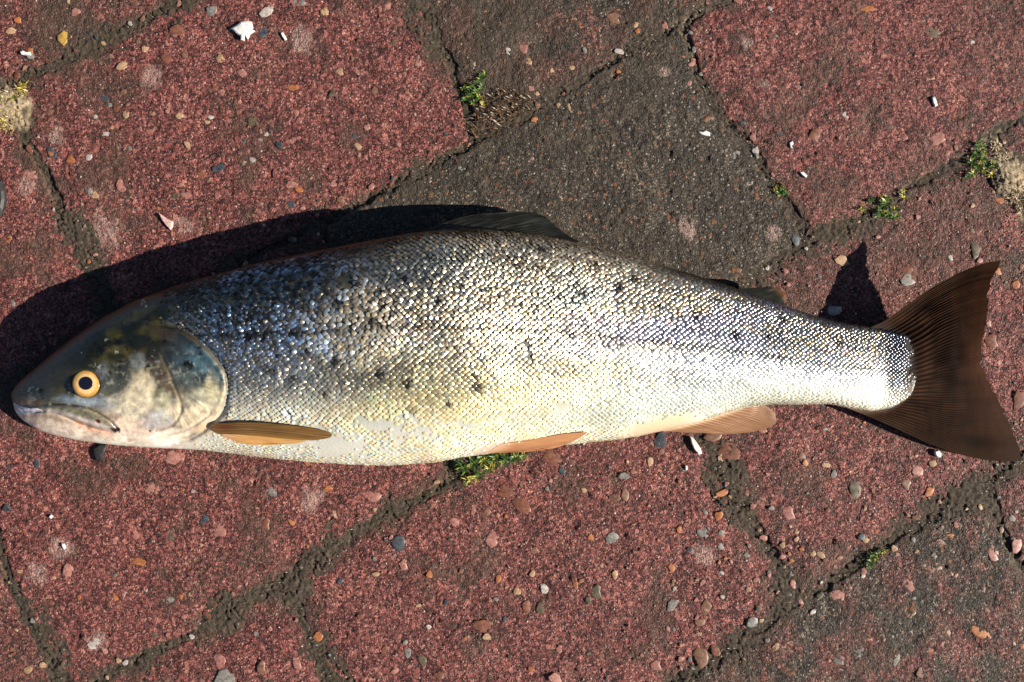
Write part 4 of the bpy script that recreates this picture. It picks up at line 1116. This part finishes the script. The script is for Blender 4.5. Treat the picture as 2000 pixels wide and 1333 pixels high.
dome = (.27 - .02 * sst(690, 820, px_) - .13 * sst(.72, .84, tt) + .10 * sst(.45, .15, tt) * sst(760, 900, px_) + .15 * sst(1300, 1500, px_)) * (1 + rng.normal(0, .14, N)) * (1 - .55 * streak)
U = tm[None, :, 0]; Vv = tm[None, :, 1]
# blunt, slightly pointed rear edge
rr = np.hypot(tm[:, 0], tm[:, 1])[None]
hgt = dome[:, None] * (1 - rr ** 2.2) * ww_[:, None]
cu = np.cos(rotz)[:, None]; su = np.sin(rotz)[:, None]
a = (U * cu - Vv * su) * lw[:, None]; b = (U * su + Vv * cu) * ww_[:, None]
h = hgt + a * tiltu[:, None] + b * tiltv[:, None] + .00012 - .00005 * sst(.74, .86, tt)[:, None]
h = h - .0002 * (rr > .9) * (U > 0)
VV = p0[:, None] + tu[:, None] * a[..., None] + tv[:, None] * b[..., None] + nn[:, None] * h[..., None]
FF = (np.arange(N)[:, None, None] * len(tm) + tri[None]).reshape(-1, 3)

# colour of each scale
def scale_color():
    n1 = fbm(px_ / 55, py_ / 30, 601, 3); r1 = rng.random(N); r2 = rng.random(N)
    t = tt + (n1 - .5) * .14
    stops = [0, .07, .16, .28, .42, .6, .78, 1]
    cc = np.array([[.03, .026, .016], [.06, .06, .045], [.26, .26, .22], [.62, .59, .52], [.8, .75, .66], [.88, .83, .69], [.95, .9, .68], [.97, .92, .7]])
    c = np.stack([np.interp(t, stops, cc[:, k]) for k in range(3)], -1)
    fr = sst(.5, .12, t) * sst(800, 640, px_)
    c = c * (1 - .72 * fr[:, None])
    bk = sst(.42, .30, t) * sst(700, 900, px_) * sst(.0, .08, tt)
    c = c * (1 - .8 * bk[:, None]) + np.array([.92, .84, .7]) * .8 * bk[:, None]
    ab = sst(8, -25, py_ - lateral(px_)) * sst(1350, 1550, px_) * .55
    c = c * (1 - ab[:, None]) + np.array([.2, .21, .22]) * ab[:, None]
    # iridescence: warm / blue / rose by scale
    ir = np.array([[1.08, .93, .74], [1.05, 1.0, .9], [.78, .93, 1.12], [.98, .9, 1.08], [.82, 1.02, .98], [1.1, .86, .62]])
    w_ = rng.choice(6, N, p=[.25, .3, .15, .1, .1, .1])
    c = c * ir[w_]
    # blue sheen painted in behind the head, violet-blue band along the rear flank
    bz_ = blob(px_, py_, 560, 625, 190, 110, 8, .6, .8, 61)
    blue = np.array([.15, .25, .38])[None] * (.04 + 3.0 * r1[:, None] ** 3)
    c = c * (1 - .72 * bz_[:, None]) + blue * .72 * bz_[:, None]
    bb = np.exp(-((py_ - lateral(px_) + 20) / 22) ** 2) * sst(1050, 1150, px_) * sst(1560, 1450, px_)
    c = c * (1 - .6 * bb[:, None]) + np.array([.4, .42, .62]) * .6 * bb[:, None]
    b2 = sst(1715, 1745, px_)  # blue-grey shade of the bent tail root, painted into the scales
    c = c * (1 - .75 * b2[:, None]) + np.array([.2, .22, .28]) * .6 * b2[:, None]
    b3 = blob(px_, py_, 1330, 770, 120, 28, 12, .6, .4, 63)
    c = c * (1 - .5 * b3[:, None]) + np.array([.5, .58, .55]) * .5 * b3[:, None]
    ol = blob(px_, py_, 695, 620, 80, 60, 0, .6, .9, 64) * .55
    c = c * (1 - ol[:, None]) + np.array([.17, .145, .095]) * (.3 + 1.2 * r2[:, None]) * ol[:, None]
    dk = blob(px_, py_, 500, 575, 150, 26, 9, .6, .9, 65) * .75
    c = c * (1 - dk[:, None]) + np.array([.05, .055, .045]) * dk[:, None]
    for (cx_, cy_, rx_, ry_, an_, kk_, am_) in [(1000, 540, 290, 80, 8, (1, .86, .66), .6), (930, 770, 340, 75, 0, (.98, .82, .44), .6), (880, 690, 130, 50, 0, (.9, .76, .55), .4),
            (1130, 575, 70, 20, 8, (.3, .44, .46), .6), (860, 520, 90, 30, 12, (.2, .32, .36), .45), (1120, 665, 130, 26, 4, (.36, .36, .33), .5), (1010, 700, 60, 18, 0, (.35, .36, .36), .5), (690, 745, 90, 20, 0, (.36, .33, .26), .35), (580, 780, 150, 50, 0, (.85, .76, .6), .5),
            (1330, 640, 200, 20, 12, (.42, .42, .66), .55), (1350, 778, 170, 24, 9, (.4, .5, .5), .6), (1540, 778, 110, 14, 0, (.62, .64, .42), .5), (1230, 745, 90, 25, 8, (.5, .55, .58), .4), (1170, 800, 150, 26, 5, (.72, .76, .5), .5)]:
        q_ = blob(px_, py_, cx_, cy_, rx_, ry_, an_, .7, .9, int(cx_ + cy_)) * am_  # soft patches of gold, teal and lavender sheen painted into the scale colour
        c = c * (1 - q_[:, None]) + np.array(kk_) * q_[:, None]
    ed = sst(1762, 1790, px_ + (n1 - .5) * 20)[:, None]; c = c * (1 - .85 * ed) + np.array([.05, .035, .025]) * .85 * ed
    wm = (sst(560, 760, px_) * sst(1520, 1250, px_))[:, None]; c = c * (1 - wm + wm * np.array([1.03, .98, .88]))
    aft = (blob(px_, py_, 1330, 790, 260, 48, 6, .6, .5, 77) * .55)[:, None]; c = c * (1 - aft) + np.array([.46, .52, .46]) * aft
    lo_ = (sst(1400, 1500, px_) * sst(755, 780, py_) * .55)[:, None]; c = c * (1 - lo_) + np.array([.5, .49, .36]) * lo_
    c = c * (1 - .8 * streak[:, None]) + np.array([.97, .94, .87]) * .8 * streak[:, None]  # white highlight along the rear flank, painted into the scale colour
    # lateral line
    ll = np.exp(-((py_ - lateral(px_)) / 4.4) ** 2) * .62
    c = c * (1 - ll[:, None])
    for i, (sx, sy, sr) in enumerate(SPOTS):
        c = over(c, blob(px_, py_, sx, sy, sr * 1.1, sr * .95, 0, .6, 1.4, 50 + i) * .9, (.015, .012, .018))
    return np.clip(c * ((.75 + .45 * r2) * (1 - .35 * sst(.5, .3, t) * (r1 < .4)) * (1 + fld * .8))[:, None], 0, .95)
SC = scale_color()
mt = np.clip(.92 - .55 * sst(.6, .85, tt), 0, 1)
mt = mt * (1 - .6 * blob(px_, py_, 690, 640, 95, 75, 0, .5, .8, 64))
rg = np.clip(.25 + .10 * sst(640, 820, px_) * sst(1400, 1200, px_) + rng.normal(0, .05, N) + .10 * rough_zone + .03 * sst(.1, .0, tt), .15, .7)
_ed = sst(1762, 1788, px_)
mt = mt * (1 - .8 * _ed); rg = rg + .3 * _ed
def scale_material():
    t = NT('fish_scale')
    t.ln(t.attr('tint', 'Color'), t.b.inputs['Base Color'])
    t.ln(t.attr('metal'), t.b.inputs['Metallic'])
    t.ln(t.attr('rough'), t.b.inputs['Roughness'])
    t.b.inputs['Coat Weight'].default_value = .35
    t.b.inputs['Coat Roughness'].default_value = .1
    n = t.noise(t.pos(), 2600, 3, .6)
    t.ln(t.bump(n, .35, .0003), t.b.inputs['Normal'])
    return t.m
M_SCALE = scale_material()
k = len(tm)
o = fish_part('scales', mesh('scales', VV.reshape(-1, 3), FF, M_SCALE, {'tint': np.repeat(SC, k, 0), 'metal': np.repeat(mt, k), 'rough': np.repeat(rg, k)}))
o['kind'] = 'stuff'

# eye ------------------------------------------------------------------
def dome(name, cx, cy, r, z0, hgt, mat, colfun=None, n=40, rings=12, drop=2.0, rx=1.0):
    rr = np.linspace(1, 0, rings); a = np.linspace(0, 2 * np.pi, n, endpoint=False)
    R, A = np.meshgrid(rr, a, indexing='ij')
    px = cx + R * r * rx * np.cos(A); py = cy - R * r * np.sin(A)
    z = z0 + hgt * S * np.sqrt(np.clip(1 - (R * .96) ** 2, 0, 1))
    z[0] -= drop * S
    V = np.stack(W(px, py, z), -1).reshape(-1, 3)
    return mesh(name, V, grid_faces(rings, n, True), mat, {'tint': (colfun(px, py, R, A) if colfun else np.zeros((rings, n, 3))).reshape(-1, 3)})
def eye_material(name, rough, coat=1.0, metal=0):
    m = attr_material(name, rough, .5, coat=coat); m.node_tree.nodes['Principled BSDF'].inputs['Metallic'].default_value = metal
    m.node_tree.nodes['Principled BSDF'].inputs['Coat Roughness'].default_value = .03
    return m
zeye = float(body_z(np.array([EYE[0]]), np.array([EYE[1]]), False)[0]) - .4 * S
def iris_col(px, py, R, A):
    n = (fbm(px / 3, py / 3, 700, 3)[..., None] - .5) * 1.7 + .5
    c = np.array([.6, .3, .06]) * (.75 + .5 * n)
    c = np.where((R < .72)[..., None], np.array([.72, .46, .2]) * (.85 + .3 * n), c)
    c = over(c, sst(.8, .97, R), (.12, .07, .02))
    c = over(c, (sst(.62, .9, np.sin(A - .6)) * sst(.6, .9, R)) * .6, (.35, .27, .04))
    return c
eye = fish_part('eye', dome('eye', EYE[0], EYE[1], 28.5, zeye - .8 * S, 5.5, eye_material('iris', .3), iris_col, 48, 16, 8))
def clear_material():
    t = NT('cornea'); g = t.add('ShaderNodeBsdfGlossy'); g.inputs['Roughness'].default_value = .04
    tr = t.add('ShaderNodeBsdfTransparent'); mx = t.add('ShaderNodeMixShader'); mx.inputs[0].default_value = .035; t.ln(tr.outputs[0], mx.inputs[1]); t.ln(g.outputs[0], mx.inputs[2]); t.ln(mx.outputs[0], t.o.inputs[0]); return t.m
fish_part('cornea', dome('cornea', EYE[0], EYE[1], 27, zeye + 0 * S, 8.5, clear_material(), None, 40, 14, 3), eye)
eye['label'] = 'golden round eye with a black pupil'
pup = fish_part('pupil', dome('pupil', 167.5, 749, 15, zeye + 3.3 * S, 2.0, eye_material('pupil', .12), lambda a, b, R, A: np.zeros(a.shape + (3,)) + np.array([.006, .006, .012]), 36, 8, 5, 1.07), eye)

# pale flap of skin and teeth on the front of the jaws
def strip(name, pts, wdt, lift, c, thick=2.5, seed=0, mat=None):
    P = np.array(pts, float); n = 40
    s = np.linspace(0, 1, len(P)); q = np.linspace(0, 1, n)
    X = np.interp(q, s, P[:, 0]); Y = np.interp(q, s, P[:, 1])
    k = 7; t = np.linspace(-1, 1, k)
    wv = np.interp(q, np.linspace(0, 1, len(wdt)), wdt) * (1 + .4 * (vn(q * 14, q * 0, seed) - .5))
    px = X[:, None] + 0 * t[None]; py = Y[:, None] + wv[:, None] * t[None]
    z = np.maximum(body_z(px, py), .002) + (lift + thick * np.sqrt(1 - (t[None] * .95) ** 2)) * S
    V = np.stack(W(px, py, z), -1).reshape(-1, 3)
    return mesh(name, V, grid_faces(n, k), mat or attr_material(name + '_tissue', .3, coat=.6), {'tint': np.tile(np.array(c), (n * k, 1))})
fish_part('lip', strip('lip', [(27, 789), (35, 796), (44, 802), (56, 803), (70, 801), (84, 803)], [2, 4, 6.5, 5.5, 3.5, 1.2], 1.0, (.62, .58, .62), 2.5, 3))

# fins -----------------------------------------------------------------
M_TAIL = attr_material('tail_membrane', .65, .06, bump=(1500, .2, .0003), coat=0, transl=.12)
M_FIN = attr_material('fin_membrane', .45, .22, bump=(1500, .2, .0003), coat=.06, transl=.14)
def poly_at(pts, t):
    a = np.array(pts, float); d = np.concatenate([[0], np.cumsum(np.hypot(*np.diff(a[:, :2], axis=0).T))]); d /= d[-1]
    return np.stack([np.interp(t, d, a[:, k]) for k in range(a.shape[1])], -1)

def fin(name, base, edge, side0, side1, zb, ze, rays, colour, ns=46, nt=220, amp=1.3, rag=1.2, bow=0, thick=2.0, seed=0, mat=None, follow=False, zlift=0):
    """Coons patch between the fin base and its free edge; zb/ze: height along base and edge in px (or offset over the body if follow)"""
    s = np.linspace(0, 1, ns); t = np.linspace(0, 1, nt)
    B = poly_at(base, t); E = poly_at(edge, t); U = poly_at(side0, s); L = poly_at(side1, s)
    rg_ = (vn(t * 60, t * 0, seed + 3) - .5) * rag
    E = E + (E - B) / np.linalg.norm(E - B, axis=1, keepdims=True) * (rg_ * sst(0, .04, t) * sst(1, .96, t))[:, None]
    s_ = s[:, None, None]; t_ = t[None, :, None]
    P = (1 - s_) * B[None] + s_ * E[None] + (1 - t_) * U[:, None] + t_ * L[:, None] \
        - ((1 - s_) * (1 - t_) * B[0] + (1 - s_) * t_ * B[-1] + s_ * (1 - t_) * E[0] + s_ * t_ * E[-1])
    zt = lambda z: np.interp(t, np.linspace(0, 1, len(z)), z)
    Z = (1 - s[:, None]) * zt(zb)[None] + s[:, None] * zt(ze)[None] + bow * np.sin(np.pi * s)[:, None]
    tw = t[None] + 0 * s[:, None]; sw = s[:, None] + 0 * t[None]
    wob = (fbm(tw * 7, sw * 1.2, seed + 5, 2) - .5) * .9 / rays
    ph = (tw + wob) * rays
    r1 = .5 + .5 * np.cos(2 * np.pi * ph)
    r2 = .5 + .5 * np.cos(2 * np.pi * ph * 2 + 1)
    r3 = .5 + .5 * np.cos(2 * np.pi * ph * 4 + 2)
    ray = r1 * (1 - sst(.25, .5, sw)) + r2 * sst(.25, .5, sw) * (1 - sst(.55, .8, sw)) + r3 * sst(.55, .8, sw)
    Z = Z + amp * (ray - .5) * sst(1.02, .8, sw)
    Z = Z + (fbm(tw * 5, sw * 3, seed + 8, 2) - .5) * 4 * sst(0, .3, sw)
    z = Z * S
    if follow: z = z + np.maximum(body_z(P[..., 0], P[..., 1], False), .0008)
    z = np.maximum(z, .0007)
    edgefall = np.minimum(np.minimum(sw / .03, (1 - sw) / .03), np.minimum(tw / .015, (1 - tw) / .015)).clip(0, 1)
    top = np.stack(W(P[..., 0], P[..., 1], z), -1)
    bot = np.stack(W(P[..., 0], P[..., 1], np.maximum(z - thick * S * (.01 + .99 * edgefall), .0002)), -1)
    C = colour(sw, tw, ray, P[..., 0], P[..., 1])
    V = np.concatenate([top.reshape(-1, 3), bot.reshape(-1, 3)]); n = ns * nt
    F1 = grid_faces(ns, nt); F2 = F1[:, ::-1] + n
    ring = np.concatenate([np.arange(nt), (np.arange(1, ns) * nt + nt - 1), ((ns - 1) * nt + np.arange(nt - 2, -1, -1)), (np.arange(ns - 2, 0, -1) * nt)])
    r2_ = np.roll(ring, -1)
    CC = np.concatenate([C.reshape(-1, 3)] * 2)
    return fish_part(name, mesh(name, V, np.concatenate([F1[:, ::-1], F2[:, ::-1]]), mat or M_FIN, {'tint': CC}))

def lerp3(a, b, t): return np.array(a) * (1 - t[..., None]) + np.array(b) * t[..., None]

def tail_col(s, t, ray, x, y):
    n = fbm(x / 60, y / 24, 801, 3)
    c = lerp3((.012, .0055, .003), (.078, .031, .013), ray * (.35 + .9 * fbm(x / 9, y / 40, 803, 3)))
    c = c * (.15 + 1.0 * n)[..., None] * .8
    rim = sst(.72, .95, s)
    c = c * (1 - .3 * rim[..., None]) + np.array([.06, .018, .006]) * .3 * rim[..., None]
    edge = np.maximum(sst(.10, .0, t), sst(.9, 1, t))
    c = c * (1 - .55 * edge[..., None]) + np.array([.03, .016, .008]) * .55 * edge[..., None]
    c = c * (1 - .45 * np.exp(-((s - .6) / .16) ** 2) * sst(.15, .3, t) * sst(.75, .6, t))[..., None]
    c = c * 1.2 * (1 - .3 * sst(.5, .8, t) * sst(.1, .5, s))[..., None]
    bs = sst(.14, .0, s) * np.where(t > .62, 1, .45) * .8
    c = c * (1 - bs[..., None]) + np.where((t > .62)[..., None], np.array([.2, .14, .1]), np.array([.09, .075, .07])) * bs[..., None]
    for (sx, sy, r) in [(1845, 577, 5), (1850, 617, 5), (1800, 640, 3), (1820, 600, 3), (1906, 540, 3)]:
        c = over(c, blob(x, y, sx, sy, r * 2, r * .7, 25, .4, .5, 5) * .8, (.015, .01, .01))
    return c
fin('tail_fin',
    [(1700, 640), (1733, 649), (1757, 660), (1770, 674), (1776, 692), (1778, 715), (1777, 742), (1771, 760), (1757, 775), (1734, 789), (1700, 799), (1655, 797)],
    [(1955, 509), (1937, 545), (1929, 580), (1927, 620), (1921, 660), (1916, 700), (1918, 722), (1935, 755), (1960, 800), (1980, 850), (1996, 896)],
    [(1700, 640), (1722, 630), (1750, 612), (1775, 594), (1800, 575), (1825, 559), (1850, 545), (1875, 532), (1900, 522), (1928, 513), (1955, 509)],
    [(1655, 797), (1700, 815), (1750, 837), (1800, 861), (1830, 873), (1860, 884), (1890, 892), (1920, 898), (1950, 901), (1975, 901), (1996, 896)],
    [48, 44, 50, 60, 64, 65, 62, 55, 45, 40, 36, 34], [117, 107, 93, 82, 70, 52, 32, 15, 7], 34, tail_col, ns=90, nt=560, amp=.9, rag=7, thick=2.0, seed=11, mat=M_TAIL)

def dors_col(s, t, ray, x, y):
    n = fbm(x / 18, y / 9, 811, 3)
    c = lerp3((.005, .005, .005), (.03, .03, .021), ray * .8)
    return c * (.3 + 1.2 * n)[..., None]
fin('dorsal_fin', [(824, 457), (880, 454), (940, 457), (1000, 461), (1060, 468)],
    [(985, 415), (1010, 413), (1045, 416), (1066, 424), (1076, 434), (1092, 447), (1108, 460), (1135, 474)],
    [(824, 457), (842, 446), (865, 436), (900, 425), (945, 417), (985, 415)], [(1060, 468), (1100, 476), (1135, 474)],
    [104, 103, 100, 98], [54, 46, 44, 48, 60, 80], 10, dors_col, ns=60, nt=150, amp=.7, rag=1.5, thick=2.0, seed=12)
def adip_col(s, t, ray, x, y):
    c = lerp3((.012, .012, .008), (.13, .05, .02), sst(.6, 1, s) * sst(.2, .8, t) + 0 * s)
    return c * (.7 + .6 * fbm(x / 7, y / 7, 5, 2))[..., None]
fin('adipose_fin', [(1430, 566), (1470, 582), (1510, 598), (1545, 608)], [(1482, 562), (1505, 561), (1524, 565), (1535, 576), (1535, 590), (1530, 602)],
    [(1430, 566), (1456, 563), (1482, 562)], [(1545, 608), (1538, 606), (1530, 602)], [68, 66, 64], [52, 44, 46], 3, adip_col, ns=20, nt=40, amp=.4, rag=0, thick=5, seed=13)
def anal_col(s, t, ray, x, y):
    c = lerp3((.2, .095, .05), (.36, .19, .1), ray * .7 + .2 * fbm(x / 20, y / 6, 4, 2))
    c = c * (1 - .35 * sst(.5, 1, 1 - t)[..., None] * sst(.3, .9, s)[..., None])
    return over(c, sst(.22, 0, s) * .8, (.66, .46, .27))
fin('anal_fin', [(1460, 792), (1430, 802), (1400, 811), (1360, 824), (1318, 836), (1290, 842)],
    [(1497, 793), (1508, 801), (1515, 812), (1517, 824), (1508, 834), (1490, 840), (1465, 845), (1435, 848), (1405, 849), (1370, 846)],
    [(1460, 792), (1480, 790), (1497, 793)], [(1290, 842), (1320, 844), (1345, 846), (1370, 846)],
    [76, 72, 72, 74, 76], [58, 50, 40, 34, 30], 17, anal_col, ns=40, nt=200, amp=.7, rag=2.0, thick=2.5, seed=14)
def pelv_col(s, t, ray, x, y):
    c = lerp3((.36, .15, .06), (.58, .3, .15), ray * .6 + .3 * fbm(x / 20, y / 5, 6, 2))
    return over(c, sst(.3, 0, s) * .7, (.7, .46, .3))
fin('pelvic_fin', [(975, 868), (965, 876), (955, 882), (940, 885)],
    [(1148, 844), (1143, 849), (1130, 857), (1112, 866), (1090, 874), (1060, 880)],
    [(975, 868), (1019, 862), (1060, 855), (1100, 848), (1148, 844)], [(940, 885), (970, 885), (1000, 884), (1030, 883), (1060, 880)],
    [1, 1, 1], [6, 7, 7, 5], 8, pelv_col, ns=60, nt=90, amp=.8, rag=1, thick=2.0, seed=15, follow=True)
def pect_low(s, t, ray, x, y):
    c = lerp3((.55, .25, .07), (.8, .48, .18), ray * .6 + .3 * fbm(x / 20, y / 5, 7, 2))
    return over(c, sst(.35, 0, s) * .6, (.6, .38, .26))
fin('pectoral_fin', [(428, 836), (430, 846), (438, 855), (455, 861)],
    [(600, 858), (596, 862), (585, 866), (560, 868), (520, 870), (490, 869)],
    [(428, 836), (470, 842), (520, 850), (560, 856), (600, 858)], [(455, 861), (466, 866), (478, 868), (490, 869)],
    [2, 2, 2], [3, 3, 2], 9, pect_low, ns=50, nt=70, amp=.8, rag=.6, thick=2, seed=16, follow=True)
def pect_top(s, t, ray, x, y):
    c = lerp3((.08, .04, .012), (.32, .17, .055), ray * .8 + .1)
    c = c * (.7 + .6 * fbm(x / 30, y / 5, 9, 3))[..., None]
    c = over(c, sst(.6, .98, t) * sst(.1, .4, s) * .7, (.38, .19, .05))
    return over(c, np.exp(-((s - .12) / .1) ** 2) * np.exp(-((t - .25) / .25) ** 2) * .8, (.12, .03, .015))
pt = fin('pectoral_fin', [(412, 829), (411, 835), (416, 842), (426, 848)],
    [(620, 838), (634, 841), (645, 845), (649, 850), (645, 855), (633, 858), (612, 861)],
    [(412, 829), (440, 827), (470, 825), (512, 826), (555, 830), (590, 834), (620, 838)], [(426, 848), (460, 849), (500, 852), (550, 857), (585, 860), (612, 861)],
    [4, 3, 2, 2], [5, 7, 7, 5], 9, pect_top, ns=70, nt=110, amp=.7, rag=1.6, thick=1.8, bow=4, seed=17, follow=True)
